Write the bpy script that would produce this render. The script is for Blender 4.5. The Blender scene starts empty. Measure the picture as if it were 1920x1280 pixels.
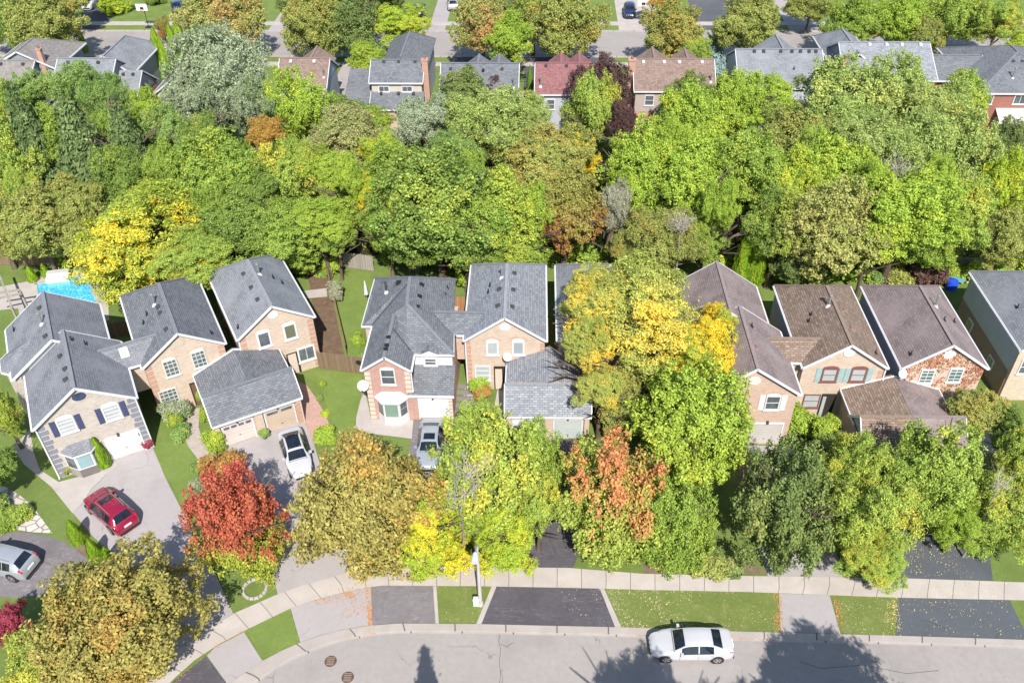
import bpy, math, random
import numpy as np
from mathutils import Vector, Matrix
R = math.radians
scene = bpy.context.scene
COL = scene.collection

# ---------------------------------------------------------------- camera
# drone camera 47 m up, focal length 1640 px on a 1920 px wide frame, 39 deg down, 1 deg of roll
F, CX, CY, CAMH = 1640., 960., 640., 47.
_n = np.array([35., 2010.])
_down = np.array([_n[0], _n[1], F]); _down /= np.linalg.norm(_down)
_f = np.array([0, 0, 1.]); _f = _f - _down * (_f @ _down); _f /= np.linalg.norm(_f)
_r = np.cross(_down, _f)
_y = R(2.9)
YW = _f * math.cos(_y) + _r * math.sin(_y)
XW = _r * math.cos(_y) - _f * math.sin(_y)
def ray(px, py):
    d = np.array([px - CX, py - CY, F])
    return Vector((d @ XW, d @ YW, -(d @ _down)))
CAMLOC = Vector((0, 0, CAMH))
def at(px, py, z=0.):
    "world point at height z seen at that place of the photograph"
    d = ray(px, py); t = (z - CAMH) / d.z
    return CAMLOC + d * t
def pxm(p):
    "pixels per metre at a world point"
    v = np.array([p[0], p[1], p[2] - CAMH]); c = v[0]*XW + v[1]*YW - v[2]*_down
    return F / c[2]
cam_d = bpy.data.cameras.new('camera'); cam = bpy.data.objects.new('camera', cam_d); COL.objects.link(cam)
cam_d.sensor_width = 36; cam_d.lens = F / 1920 * 36; cam_d.clip_start = 1; cam_d.clip_end = 6000
mr = Matrix(((XW[0], -XW[1], -XW[2]), (YW[0], -YW[1], -YW[2]), (-_down[0], _down[1], _down[2])))
# columns are camera right, up, back in world
mr = Matrix(((XW[0], -XW[1], -XW[2]), (YW[0], -YW[1], -YW[2]), (-_down[0], _down[1], _down[2])))
cam.matrix_world = Matrix.Translation(CAMLOC) @ mr.to_4x4()
scene.camera = cam

# ---------------------------------------------------------------- light
SUN_EL, SUN_AZ = 46.5, 10.5          # the sun stands behind the camera, slightly to the right
to_sun = Vector((math.sin(R(SUN_AZ)) * math.cos(R(SUN_EL)), -math.cos(R(SUN_AZ)) * math.cos(R(SUN_EL)), math.sin(R(SUN_EL))))
sl = bpy.data.lights.new('sun', 'SUN'); sl.energy = 5.; sl.angle = R(0.5); sl.color = (1, .955, .89)
so = bpy.data.objects.new('sun', sl); COL.objects.link(so); so.rotation_euler = to_sun.to_track_quat('Z', 'Y').to_euler(); so.location = (0, 0, 80)
world = bpy.data.worlds.new('World'); scene.world = world; world.use_nodes = True
wn = world.node_tree; bg = wn.nodes['Background']; sky = wn.nodes.new('ShaderNodeTexSky')
sky.sky_type = 'NISHITA'; sky.sun_disc = False; sky.sun_elevation = R(SUN_EL); sky.sun_rotation = R(180 - SUN_AZ)
sky.dust_density = .6; sky.air_density = 1.; sky.altitude = 100
wn.links.new(sky.outputs[0], bg.inputs[0]); bg.inputs[1].default_value = .13
scene.view_settings.view_transform = 'Standard'; scene.view_settings.look = 'None'
scene.view_settings.exposure = .45; scene.view_settings.gamma = 1
scene.render.engine = 'CYCLES'
scene.cycles.max_bounces = 6; scene.cycles.diffuse_bounces = 3; scene.cycles.transparent_max_bounces = 8

# ---------------------------------------------------------------- tags
def tag(o, label=None, cat=None, group=None, kind=None):
    if label: o['label'] = label
    if cat: o['category'] = cat
    if group: o['group'] = group
    if kind: o['kind'] = kind
    return o
def empty(name, loc, rz=0., label=None, cat=None, group=None):
    o = bpy.data.objects.new(name, None); COL.objects.link(o)
    o.location = loc; o.rotation_euler = (0, 0, rz); o.empty_display_size = .3
    return tag(o, label, cat, group)

# ---------------------------------------------------------------- materials
MATS = {}
class NT:
    def __init__(s, name):
        s.m = bpy.data.materials.new(name); s.m.use_nodes = True; s.t = s.m.node_tree
        s.b = s.t.nodes['Principled BSDF']; s.out = s.t.nodes['Material Output']
    def n(s, typ, **kw):
        nd = s.t.nodes.new('ShaderNode' + typ)
        for k, v in kw.items(): setattr(nd, k, v)
        return nd
    def set(s, nd, inp, val):
        i = nd.inputs[inp]
        if isinstance(val, bpy.types.NodeSocket): s.t.links.new(val, i)
        elif isinstance(val, (tuple, list)) and len(val) == 3 and i.type == 'RGBA': i.default_value = (*val, 1)
        else: i.default_value = val
    def mix(s, f, a, b, mode='MIX'):
        nd = s.n('Mix', data_type='RGBA', blend_type=mode)
        s.set(nd, 0, f); s.set(nd, 6, a); s.set(nd, 7, b)
        return nd.outputs[2]
    def math(s, op, a, b=0., clamp=False):
        nd = s.n('Math', operation=op, use_clamp=clamp); s.set(nd, 0, a); s.set(nd, 1, b); return nd.outputs[0]
    def noise(s, scale, vec=None, detail=3., rough=.55, dim='3D', dist=0.):
        nd = s.n('TexNoise', noise_dimensions=dim); s.set(nd, 'Scale', scale); s.set(nd, 'Detail', detail); s.set(nd, 'Roughness', rough); s.set(nd, 'Distortion', dist)
        if vec is not None: s.set(nd, 'Vector', vec)
        return nd.outputs[0]
    def ramp(s, v, lo, hi):
        nd = s.n('MapRange'); s.set(nd, 0, v); s.set(nd, 1, lo); s.set(nd, 2, hi); return nd.outputs[0]
    def tc(s, which='Object'):
        return s.n('TexCoord').outputs[which]
    def bump(s, h, strength=.3, dist=.02):
        nd = s.n('Bump'); s.set(nd, 'Height', h); s.set(nd, 'Strength', strength); s.set(nd, 'Distance', dist)
        s.t.links.new(nd.outputs[0], s.b.inputs['Normal'])
    def done(s, col, rough=.8, spec=.3, metal=0.):
        s.set(s.b, 'Base Color', col); s.set(s.b, 'Roughness', rough); s.set(s.b, 'Specular IOR Level', spec); s.set(s.b, 'Metallic', metal)
        return s.m
def cached(f):
    def g(name, *a, **k):
        if name not in MATS: MATS[name] = f(name, *a, **k)
        return MATS[name]
    return g
def sc(c, k): return tuple(min(1., x * k) for x in c)

@cached
def M_plain(name, c, rough=.6, spec=.4, metal=0., var=.06, scale=2.):
    s = NT(name); v = s.noise(scale, s.tc())
    return s.done(s.mix(s.ramp(v, .3, .7), sc(c, 1 - var), sc(c, 1 + var)), rough, spec, metal)
@cached
def M_paint(name, c, rough=.22, metal=.0):
    s = NT(name); v = s.noise(1.2, s.tc())
    s.done(s.mix(s.ramp(v, .3, .7), sc(c, .96), sc(c, 1.04)), rough, .5, metal)
    s.set(s.b, 'Coat Weight', .8); s.set(s.b, 'Coat Roughness', .06)
    return s.m
@cached
def M_glass(name, c=(.02, .025, .03), rough=.06):
    s = NT(name); v = s.noise(1.5, s.tc(), 2.)
    return s.done(s.mix(s.ramp(v, .35, .65), sc(c, .7), sc(c, 1.3)), rough, .6)
AVG = {}
def capm(rm): return M_plain(rm.name + '_cap', AVG[rm.name], .92, .15, 0., .12, 5.)
@cached
def M_shingle(name, c1, c2, c3, w=.36, h=.17, patch=.32, contrast=1.):
    # laminated asphalt shingles: courses of tabs of different tone, weathered blotches
    s = NT(name); uv = s.n('UVMap').outputs[0]
    br = s.n('TexBrick'); br.offset = .37; br.offset_frequency = 2; br.squash = 1
    s.set(br, 'Vector', uv); s.set(br, 'Color1', sc(c1, .84)); s.set(br, 'Color2', sc(c2, 1.06)); s.set(br, 'Mortar', sc(c1, .4))
    s.set(br, 'Scale', 1.); s.set(br, 'Brick Width', w); s.set(br, 'Row Height', h); s.set(br, 'Mortar Size', .022); s.set(br, 'Mortar Smooth', .4)
    s.set(br, 'Bias', 0.)
    big = s.ramp(s.noise(.45, uv, 4., .6), .38, .66)
    mid = s.ramp(s.noise(3.5, uv, 3., .6), .35, .65)
    c = s.mix(s.math('MULTIPLY', big, patch), br.outputs[0], c3)
    c = s.mix(.06, c, s.mix(mid, sc(c1, .5), sc(c2, 1.55)))
    st = s.n('Mapping'); s.set(st, 'Vector', uv); s.set(st, 'Scale', (2.2, .25, 1))
    streak = s.ramp(s.noise(1., st.outputs[0], 3., .6), .45, .8)
    c = s.mix(s.math('MULTIPLY', streak, .08), c, sc(c1, .5))
    gr = s.noise(22., uv, 1.)
    c = s.mix(s.math('MULTIPLY', s.ramp(gr, .35, .7), .18 * contrast), c, sc(c3, 1.6))
    s.bump(br.outputs[1], -.5, .03)
    AVG[name] = tuple((a*.3+b*.3+d*.4)*1.04 for a, b, d in zip(c1, c2, c3))
    return s.done(c, .92, .15)
@cached
def M_brick(name, c1, c2, mortar, dirt=.12):
    s = NT(name); uv = s.n('UVMap').outputs[0]
    br = s.n('TexBrick'); s.set(br, 'Vector', uv); s.set(br, 'Color1', c1); s.set(br, 'Color2', c2); s.set(br, 'Mortar', mortar)
    s.set(br, 'Scale', 1.); s.set(br, 'Brick Width', .26); s.set(br, 'Row Height', .085); s.set(br, 'Mortar Size', .009); s.set(br, 'Mortar Smooth', .2)
    mp = s.n('Mapping'); s.set(mp, 'Vector', uv); s.set(mp, 'Scale', (1., 2., 1))
    v = s.ramp(s.noise(1.6, mp.outputs[0], 4., .65), .3, .7)
    c = s.mix(s.math('MULTIPLY', v, .28), br.outputs[0], sc(c2, 1.12))
    c = s.mix(s.math('MULTIPLY', s.ramp(s.noise(.7, uv, 4.), .5, .75), dirt), c, sc(c1, .5))
    s.bump(br.outputs[1], -.3, .01)
    return s.done(c, .9, .2)
@cached
def M_siding(name, c, pitch=.12, vert=False):
    s = NT(name); uv = s.n('UVMap').outputs[0]; sp = s.n('SeparateXYZ'); s.set(sp, 0, uv)
    f = s.math('FRACT', s.math('DIVIDE', sp.outputs[0 if vert else 1], pitch))
    line = s.ramp(f, .0, .16)
    v = s.ramp(s.noise(1.1, uv, 3.), .3, .7)
    cc = s.mix(line, sc(c, .62), s.mix(v, sc(c, .93), sc(c, 1.05)))
    s.bump(f, .4, .012)
    return s.done(cc, .6, .3)
@cached
def M_boards(name, c1, c2, w=.14, use_v=False):
    s = NT(name); uv = s.n('UVMap').outputs[0]; sp = s.n('SeparateXYZ'); s.set(sp, 0, uv)
    u = s.math('DIVIDE', sp.outputs[1 if use_v else 0], w)
    wn_ = s.n('TexWhiteNoise', noise_dimensions='1D'); s.set(wn_, 'W', s.math('FLOOR', u))
    gap = s.ramp(s.math('FRACT', u), .0, .12)
    mp = s.n('Mapping'); s.set(mp, 'Vector', uv); s.set(mp, 'Scale', (1, 9, 1) if use_v else (9, 1, 1))
    g = s.noise(2.5, mp.outputs[0], 4., .7)
    c = s.mix(s.ramp(g, .3, .7), c1, c2); c = s.mix(s.math('MULTIPLY', wn_.outputs[0], .5), c, sc(c1, .6))
    return s.done(s.mix(gap, sc(c1, .25), c), .9, .15)
@cached
def M_asphalt(name, c, light=1.25, dark=.8, blotch=.5, swirl=0., grain=.25):
    s = NT(name); o = s.tc()
    a = s.ramp(s.noise(.28, o, 5., .62), .35, .68); b = s.ramp(s.noise(2.6, o, 4., .6, dist=swirl), .36, .66); g = s.noise(26., o, 2., .7)
    cc = s.mix(s.math('MULTIPLY', a, blotch), c, sc(c, light)); cc = s.mix(s.math('MULTIPLY', b, .5), cc, sc(c, dark))
    if swirl:
        mpp = s.n('Mapping'); s.set(mpp, 'Vector', o); s.set(mpp, 'Scale', (.8, 2.6, 1)); w = s.noise(1.1, mpp.outputs[0], 6., .72, dist=2.5)
        m = s.math('MULTIPLY', s.ramp(w, .5, .66), s.ramp(s.noise(.6, o, 3.), .38, .6))
        cc = s.mix(s.math('MULTIPLY', m, .6), cc, sc(c, 2.3))
    cc = s.mix(s.math('MULTIPLY', s.ramp(g, .3, .7), grain), cc, sc(c, 1.5))
    # thin wandering cracks
    vo = s.n('TexVoronoi', feature='DISTANCE_TO_EDGE'); wob = s.n('Mapping'); s.set(wob, 'Vector', o)
    nz = s.n('TexNoise'); s.set(nz, 'Scale', 1.3); s.set(nz, 'Vector', o)
    va = s.n('VectorMath', operation='ADD'); s.set(va, 0, o); s.set(va, 1, nz.outputs[1]); s.set(vo, 'Vector', va.outputs[0]); s.set(vo, 'Scale', .16)
    cr = s.math('MULTIPLY', s.math('SUBTRACT', 1., s.ramp(vo.outputs[0], .0, .006)), s.ramp(s.noise(.35, o, 2.), .5, .56))
    cc = s.mix(s.math('MULTIPLY', cr, .55), cc, sc(c, .35))
    vs = s.n('TexVoronoi'); s.set(vs, 'Vector', o); s.set(vs, 'Scale', 2.2); vd = s.n('SeparateColor'); s.set(vd, 0, vs.outputs[1])
    sp_ = s.math('MULTIPLY', s.math('LESS_THAN', vs.outputs[0], .055), s.math('GREATER_THAN', vd.outputs[0], .55)); cc = s.mix(s.math('MULTIPLY', sp_, .6), cc, sc(c, .3))
    st_ = s.ramp(s.noise(.16, o, 4., .7), .52, .66); cc = s.mix(s.math('MULTIPLY', st_, .28), cc, sc(c, .62))
    s.bump(g, .12, .01)
    return s.done(cc, .9, .2)
@cached
def M_concrete(name, c, joint=0.):
    s = NT(name); o = s.tc(); uv = s.n('UVMap').outputs[0]
    a = s.ramp(s.noise(.7, o, 5., .65), .35, .68); g = s.noise(18., o, 3., .7)
    cc = s.mix(a, sc(c, .86), sc(c, 1.06)); cc = s.mix(s.math('MULTIPLY', s.ramp(g, .35, .7), .2), cc, sc(c, .75))
    if joint:
        sp = s.n('SeparateXYZ'); s.set(sp, 0, uv); u = s.math('DIVIDE', sp.outputs[0], joint)
        wn_ = s.n('TexWhiteNoise', noise_dimensions='1D'); s.set(wn_, 'W', s.math('FLOOR', u))
        cc = s.mix(s.math('MULTIPLY', wn_.outputs[0], .35), cc, sc(c, .8))
        f = s.math('FRACT', u); f2 = s.math('MINIMUM', f, s.math('SUBTRACT', 1., f))
        cc = s.mix(s.ramp(f2, .008, .018), sc(c, .3), cc)
    s.bump(g, .1, .01)
    return s.done(cc, .88, .2)
@cached
def M_grass(name, c1, c2, dry=(.2, .17, .06), dryamt=.35, sc_=1.):
    s = NT(name); o = s.tc()
    a = s.ramp(s.noise(.5 * sc_, o, 5., .62), .35, .65); b = s.ramp(s.noise(7. * sc_, o, 3., .7), .3, .7); d = s.ramp(s.noise(1.1 * sc_, o, 5., .7), .56, .72)
    mp = s.n('Mapping'); s.set(mp, 'Vector', o); s.set(mp, 'Scale', (1, .8, 1)); g = s.ramp(s.noise(38., mp.outputs[0], 3., .8), .3, .7)
    c = s.mix(a, c1, c2); c = s.mix(s.math('MULTIPLY', s.ramp(s.noise(2.6, o, 4., .7), .42, .62), .4), c, sc(c1, .7)); c = s.mix(s.math('MULTIPLY', b, .55), c, sc(c1, .55)); c = s.mix(s.math('MULTIPLY', d, dryamt), c, dry)
    c = s.mix(s.math('MULTIPLY', g, .7), c, s.mix(.5, sc(c2, 1.5), sc(c1, .5)))
    s.bump(s.noise(30., o, 3., .8), .9, .06)
    return s.done(c, .95, .1)
@cached
def M_soil(name, c1, c2):
    s = NT(name); o = s.tc(); a = s.ramp(s.noise(2., o, 5., .7), .35, .65); g = s.noise(14., o, 4., .8)
    s.bump(g, .8, .08)
    return s.done(s.mix(s.math('MULTIPLY', s.ramp(g, .4, .7), .5), s.mix(a, c1, c2), sc(c1, .45)), .95, .1)
@cached
def M_pavers(name, c1, c2, w=.22, h=.11, mort=.012, cell=False):
    s = NT(name); o = s.tc()
    if cell:
        vo = s.n('TexVoronoi', feature='DISTANCE_TO_EDGE'); s.set(vo, 'Vector', o); s.set(vo, 'Scale', 1.35); v2 = s.n('TexVoronoi'); s.set(v2, 'Vector', o); s.set(v2, 'Scale', 1.35)
        sp = s.n('SeparateColor'); s.set(sp, 0, v2.outputs[1])
        c = s.mix(s.ramp(vo.outputs[0], .03, .07), sc(c1, .35), s.mix(sp.outputs[0], c1, c2))
    else:
        br = s.n('TexBrick'); s.set(br, 'Vector', o); s.set(br, 'Color1', c1); s.set(br, 'Color2', c2); s.set(br, 'Mortar', sc(c1, .45)); s.set(br, 'Scale', 1.)
        s.set(br, 'Brick Width', w); s.set(br, 'Row Height', h); s.set(br, 'Mortar Size', mort); c = br.outputs[0]
    c = s.mix(s.math('MULTIPLY', s.ramp(s.noise(1.2, o, 4.), .35, .65), .3), c, sc(c2, .7))
    return s.done(c, .9, .2)
@cached
def M_bark(name, c=(.13, .1, .075)):
    s = NT(name); o = s.tc(); mp = s.n('Mapping'); s.set(mp, 'Vector', o); s.set(mp, 'Scale', (6, 6, 1)); g = s.noise(2.2, mp.outputs[0], 4., .7)
    s.bump(g, .6, .04); return s.done(s.mix(s.ramp(g, .35, .65), sc(c, .6), sc(c, 1.5)), .95, .1)
@cached
def M_leaf(name, c1, c2, acc=None, amt=0., top=0., bright=1.13, transl=.24, nscale=.42):
    # leaf colour differs from leaf to leaf and from bough to bough; an accent colour takes over whole boughs
    s = NT(name); at_ = s.n('Attribute'); at_.attribute_name = 'lf'; sp = s.n('SeparateColor'); s.set(sp, 0, at_.outputs[0])
    leaf, clump, hgt = sp.outputs[0], sp.outputs[1], sp.outputs[2]
    oi = s.n('ObjectInfo'); g = s.n('NewGeometry')
    off = s.math('MULTIPLY', oi.outputs['Random'], 57.)
    cmb = s.n('CombineXYZ'); s.set(cmb, 0, off); s.set(cmb, 1, off); va = s.n('VectorMath', operation='ADD'); s.set(va, 0, s.tc()); s.set(va, 1, cmb.outputs[0])
    nz = s.noise(nscale, va.outputs[0], 3., .6)
    f = s.math('ADD', s.math('MULTIPLY', s.ramp(nz, .3, .7), .6), s.math('MULTIPLY', clump, .5), True)
    c = s.mix(f, sc(c1, bright), sc(c2, bright))
    if acc is not None:
        n2 = s.noise(nscale * 1.15, va.outputs[0], 4., .6, dist=.4)
        v = s.math('ADD', s.math('ADD', n2, s.math('MULTIPLY', s.math('SUBTRACT', hgt, .5), top)), s.math('MULTIPLY', s.math('SUBTRACT', clump, .5), .24))
        v = s.math('ADD', v, s.math('MULTIPLY', s.math('SUBTRACT', s.math('FRACT', s.math('MULTIPLY', leaf, 13.7)), .5), .18))
        c = s.mix(s.ramp(v, .65 - amt * .26, .78 - amt * .26), c, sc(acc, bright))
    k = s.ramp(leaf, 0., 1.); kk = s.n('MapRange'); s.set(kk, 0, leaf); s.set(kk, 3, .68); s.set(kk, 4, 1.45); c = s.mix(s.math('MULTIPLY', s.math('FRACT', s.math('MULTIPLY', clump, 7.31)), .25), c, s.mix(.5, c, (.02, .04, .005)))
    hv = s.n('HueSaturation'); s.set(hv, 'Color', c); s.set(hv, 'Value', kk.outputs[0]); s.set(hv, 'Saturation', 1.)
    s.done(hv.outputs[0], .62, .22)
    tr = s.n('BsdfTranslucent'); s.set(tr, 0, s.mix(.2, hv.outputs[0], (.3, .4, .04), 'MIX') if transl > .25 else hv.outputs[0])
    ms = s.n('MixShader'); s.set(ms, 0, transl); s.t.links.new(s.b.outputs[0], ms.inputs[1]); s.t.links.new(tr.outputs[0], ms.inputs[2]); s.t.links.new(ms.outputs[0], s.out.inputs[0])
    return s.m
@cached
def M_water(name):
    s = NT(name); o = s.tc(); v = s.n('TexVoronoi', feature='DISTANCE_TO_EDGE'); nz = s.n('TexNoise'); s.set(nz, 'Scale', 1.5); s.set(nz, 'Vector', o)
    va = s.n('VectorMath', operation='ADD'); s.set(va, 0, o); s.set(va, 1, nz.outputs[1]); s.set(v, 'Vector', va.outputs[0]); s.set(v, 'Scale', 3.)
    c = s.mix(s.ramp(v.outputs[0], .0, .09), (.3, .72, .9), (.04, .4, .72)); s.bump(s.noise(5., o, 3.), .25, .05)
    return s.done(c, .06, .5)

WHITE = M_plain('white_trim', (.64, .64, .65), .5); OFFW = M_plain('off_white', (.68, .67, .64), .6)
BLACK = M_plain('black_plastic', (.02, .02, .022), .5); METAL = M_plain('galvanised_metal', (.42, .41, .4), .35, .5, .6)
DARKM = M_plain('dark_metal', (.06, .06, .065), .45)
GLASS = M_glass('window_glass', (.11, .125, .135), .08); GLASSL = M_plain('pane_with_pale_blind', (.4, .43, .43), .2, .6); GLASSG = M_plain('pane_with_green_curtain', (.2, .3, .24), .15, .6)
GLASSB = M_plain('pane_with_blue_curtain', (.25, .38, .4), .15, .6)
ROOF_D = M_shingle('charcoal_shingle', (.125, .131, .143), (.19, .198, .214), (.21, .22, .238))
ROOF_A = M_shingle('slate_grey_shingle', (.165, .17, .186), (.21, .215, .235), (.24, .245, .265), patch=.7)
ROOF_C = M_shingle('mid_grey_shingle', (.19, .2, .215), (.235, .245, .262), (.28, .29, .308), patch=.6)
ROOF_E = M_shingle('light_grey_shingle', (.21, .222, .242), (.32, .335, .365), (.26, .272, .295))
ROOF_F = M_shingle('tan_brown_shingle', (.165, .115, .085), (.3, .225, .175), (.26, .2, .16))
ROOF_G = M_shingle('mauve_brown_shingle', (.19, .148, .142), (.245, .195, .19), (.3, .245, .235), patch=.7)
ROOF_T = M_shingle('brown_shingle', (.2, .135, .11), (.28, .2, .17), (.3, .23, .19))
ROOF_R = M_shingle('red_shingle', (.22, .095, .095), (.29, .14, .14), (.29, .15, .15))
ROOF_BG = M_shingle('brownish_grey_shingle', (.2, .18, .165), (.27, .25, .235), (.29, .27, .26))
BR_TAN = M_brick('tan_brick', (.43,.325,.245), (.56,.44,.34), (.56,.49,.42))
BR_GREY = M_brick('pale_beige_brick', (.36,.31,.265), (.5,.445,.39), (.5,.46,.42))
BR_PINK = M_brick('pink_brick', (.37,.19,.155), (.48,.28,.235), (.5,.4,.35))
BR_RED = M_brick('red_brick', (0.237, 0.074, 0.056), (0.311, 0.118, 0.089), (0.333, 0.237, 0.200))
BR_PEACH = M_brick('peach_brick', (.42,.29,.225), (.54,.39,.305), (.54,.44,.37))
BR_ORANGE = M_brick('orange_brick', (.4,.22,.155), (.48,.29,.21), (.46,.34,.27))
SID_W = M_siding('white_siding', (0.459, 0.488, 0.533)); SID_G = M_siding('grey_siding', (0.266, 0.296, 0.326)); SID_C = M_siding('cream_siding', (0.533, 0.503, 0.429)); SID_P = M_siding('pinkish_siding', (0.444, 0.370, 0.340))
SID_L = M_siding('lavender_siding', (0.444, 0.459, 0.518))

# ---------------------------------------------------------------- mesh builder
def newell(pts):
    n = Vector((0, 0, 0))
    for i in range(len(pts)):
        a, b = pts[i], pts[(i + 1) % len(pts)]
        n += Vector(((a[1]-b[1])*(a[2]+b[2]), (a[2]-b[2])*(a[0]+b[0]), (a[0]-b[0])*(a[1]+b[1])))
    return n.normalized() if n.length > 1e-12 else Vector((0, 0, 1))
class MB:
    def __init__(s): s.v = []; s.f = []; s.uv = []; s.mi = []; s.sm = False
    def face(s, pts, uv=None, mi=0):
        pts = [Vector(p) for p in pts]; k = len(s.v); s.v += pts; s.f.append(list(range(k, k + len(pts))))
        if uv is None:
            n = newell(pts); t = Vector((0, 0, 1)).cross(n)
            t = Vector((1, 0, 0)) if t.length < 1e-4 else t.normalized(); w = n.cross(t)
            uv = [(p.dot(t), p.dot(w)) for p in pts]
        s.uv += list(uv); s.mi.append(mi); return s
    def hexa(s, b, t, mi=0):
        n = len(b); s.face(list(reversed(b)), mi=mi); s.face(t, mi=mi)
        for i in range(n):
            j = (i + 1) % n; s.face([b[i], b[j], t[j], t[i]], mi=mi)
        return s
    def box(s, x0, y0, z0, x1, y1, z1, mi=0):
        return s.hexa([(x0,y0,z0),(x1,y0,z0),(x1,y1,z0),(x0,y1,z0)], [(x0,y0,z1),(x1,y0,z1),(x1,y1,z1),(x0,y1,z1)], mi)
    def prism(s, poly, z0, z1, mi=0):
        return s.hexa([(x, y, z0) for x, y in poly], [(x, y, z1) for x, y in poly], mi)
    def yprism(s, poly, y0, y1, mi=0):   # polygon in x,z (counter-clockwise seen from -y) extruded along y
        return s.hexa([(x, y1, z) for x, z in poly], [(x, y0, z) for x, z in poly], mi)
    def bar(s, p, q, w, h, mi=0, dz=0.):
        p = Vector(p); q = Vector(q); d = (q - p).normalized(); sd = d.cross(Vector((0, 0, 1)))
        sd = Vector((1, 0, 0)) if sd.length < 1e-4 else sd.normalized(); up = sd.cross(d)
        o = [sd*(-w/2)+up*(-h/2+dz), sd*(w/2)+up*(-h/2+dz), sd*(w/2)+up*(h/2+dz), sd*(-w/2)+up*(h/2+dz)]
        return s.hexa([p + a for a in o][::-1], [q + a for a in o][::-1], mi)
    def tube(s, pts, rad, n=8, mi=0, cap=True):
        rings = []
        for i, p in enumerate(pts):
            p = Vector(p); a = Vector(pts[max(i-1, 0)]); b = Vector(pts[min(i+1, len(pts)-1)]); d = (b - a).normalized()
            x = d.cross(Vector((0, 0, 1))); x = Vector((1, 0, 0)) if x.length < 1e-3 else x.normalized(); y = d.cross(x)
            r = rad[i] if isinstance(rad, (list, tuple)) else rad
            rings.append([p + (x*math.cos(2*math.pi*k/n) + y*math.sin(2*math.pi*k/n)) * r for k in range(n)])
        for a, b in zip(rings, rings[1:]):
            for k in range(n):
                j = (k + 1) % n; s.face([a[k], b[k], b[j], a[j]], mi=mi)
        if cap: s.face(rings[0], mi=mi); s.face(rings[-1][::-1], mi=mi)
        return s
    def slab(s, V, faces, t=.13, mi=0):
        "solid sheet: top faces, bottom copy t lower, sides round the open edges"
        V = [Vector(v) for v in V]; E = {}
        for f in faces:
            s.face([V[i] for i in f], mi=mi); s.face([V[i] - Vector((0, 0, t)) for i in reversed(f)], mi=mi)
            for a, b in zip(f, f[1:] + f[:1]): E[(a, b)] = 1
        for (a, b) in E:
            if (b, a) not in E: s.face([V[a], V[a]-Vector((0,0,t)), V[b]-Vector((0,0,t)), V[b]], mi=mi)
        return s
    def rim(s, V, edges, t=.16, out=.03, mi=0):
        for a, b in edges: s.bar(V[a], V[b], out*2, t, mi, dz=-t/2+.015)
        return s
    def build(s, name, mats, parent=None, loc=None, rot=None, smooth=False, merge=False):
        me = bpy.data.meshes.new(name); me.from_pydata([tuple(v) for v in s.v], [], s.f)
        ul = me.uv_layers.new(name='UVMap'); ul.data.foreach_set('uv', [c for u in s.uv for c in u])
        if not isinstance(mats, (list, tuple)): mats = [mats]
        for m in mats: me.materials.append(m)
        me.polygons.foreach_set('material_index', s.mi)
        if merge:
            import bmesh
            bm = bmesh.new(); bm.from_mesh(me); bmesh.ops.remove_doubles(bm, verts=bm.verts, dist=1e-4); bmesh.ops.recalc_face_normals(bm, faces=bm.faces); bm.to_mesh(me); bm.free()
        if smooth: me.polygons.foreach_set('use_smooth', [True] * len(me.polygons))
        me.update()
        o = bpy.data.objects.new(name, me); COL.objects.link(o)
        if parent is not None: o.parent = parent
        if loc is not None: o.location = loc
        if rot is not None: o.rotation_euler = rot
        return o
def struct(name, mb, mat, **k): return tag(mb.build(name, mat, **k), kind='structure')
def copy_tree(o, parent=None):
    c = o.copy(); COL.objects.link(c)
    if parent is not None: c.parent = parent
    for ch in o.children: copy_tree(ch, c)
    return c
rnd = random.Random(7)
# ---------------------------------------------------------------- the ground and what is laid on it
GR = M_grass('lawn_grass', (.14, .2, .05), (.235, .31, .085)); GRL = M_grass('lush_lawn', (.165, .235, .055), (.255, .34, .09), dry=(.3, .28, .1), dryamt=.3)
GRD = M_grass('dry_verge_grass', (.155, .205, .05), (.25, .3, .085), dry=(.4, .32, .2), dryamt=.8)
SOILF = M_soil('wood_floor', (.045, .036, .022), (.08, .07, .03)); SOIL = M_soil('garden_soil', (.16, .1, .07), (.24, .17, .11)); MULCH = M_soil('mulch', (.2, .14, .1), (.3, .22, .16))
ASP = M_asphalt('street_asphalt', (.31, .282, .265), 1.18, .84, .6, grain=.25); ASPG = M_asphalt('driveway_asphalt_grey', (.36, .33, .325), 1.12, .9, .5, grain=.15)
ASPD = M_asphalt('sealed_asphalt_dark', (.085, .078, .088), 1.5, .7, .7, swirl=1.2, grain=.2); ASPM = M_asphalt('old_asphalt_mid', (.17, .155, .16), 1.4, .75, .7, swirl=.6, grain=.25)
ASPB = M_asphalt('new_asphalt_blueish', (.09, .098, .11), 1.35, .8, .4, grain=.45)
CON = M_concrete('pavement_concrete', (.5, .445, .405), 1.55); CONP = M_concrete('plain_concrete', (.46, .415, .38)); KERB = M_concrete('kerb_concrete', (.43, .385, .35), 3.1)
def flat(name, pts, z, mat, kind='structure', world=False):
    m = MB(); P = [Vector((p[0], p[1], z)) if world else at(p[0], p[1], z) for p in pts]
    if newell(P).z < 0: P.reverse()
    m.face(P, [(p.x, p.y) for p in P]); return tag(m.build(name, mat), kind=kind)
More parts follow.
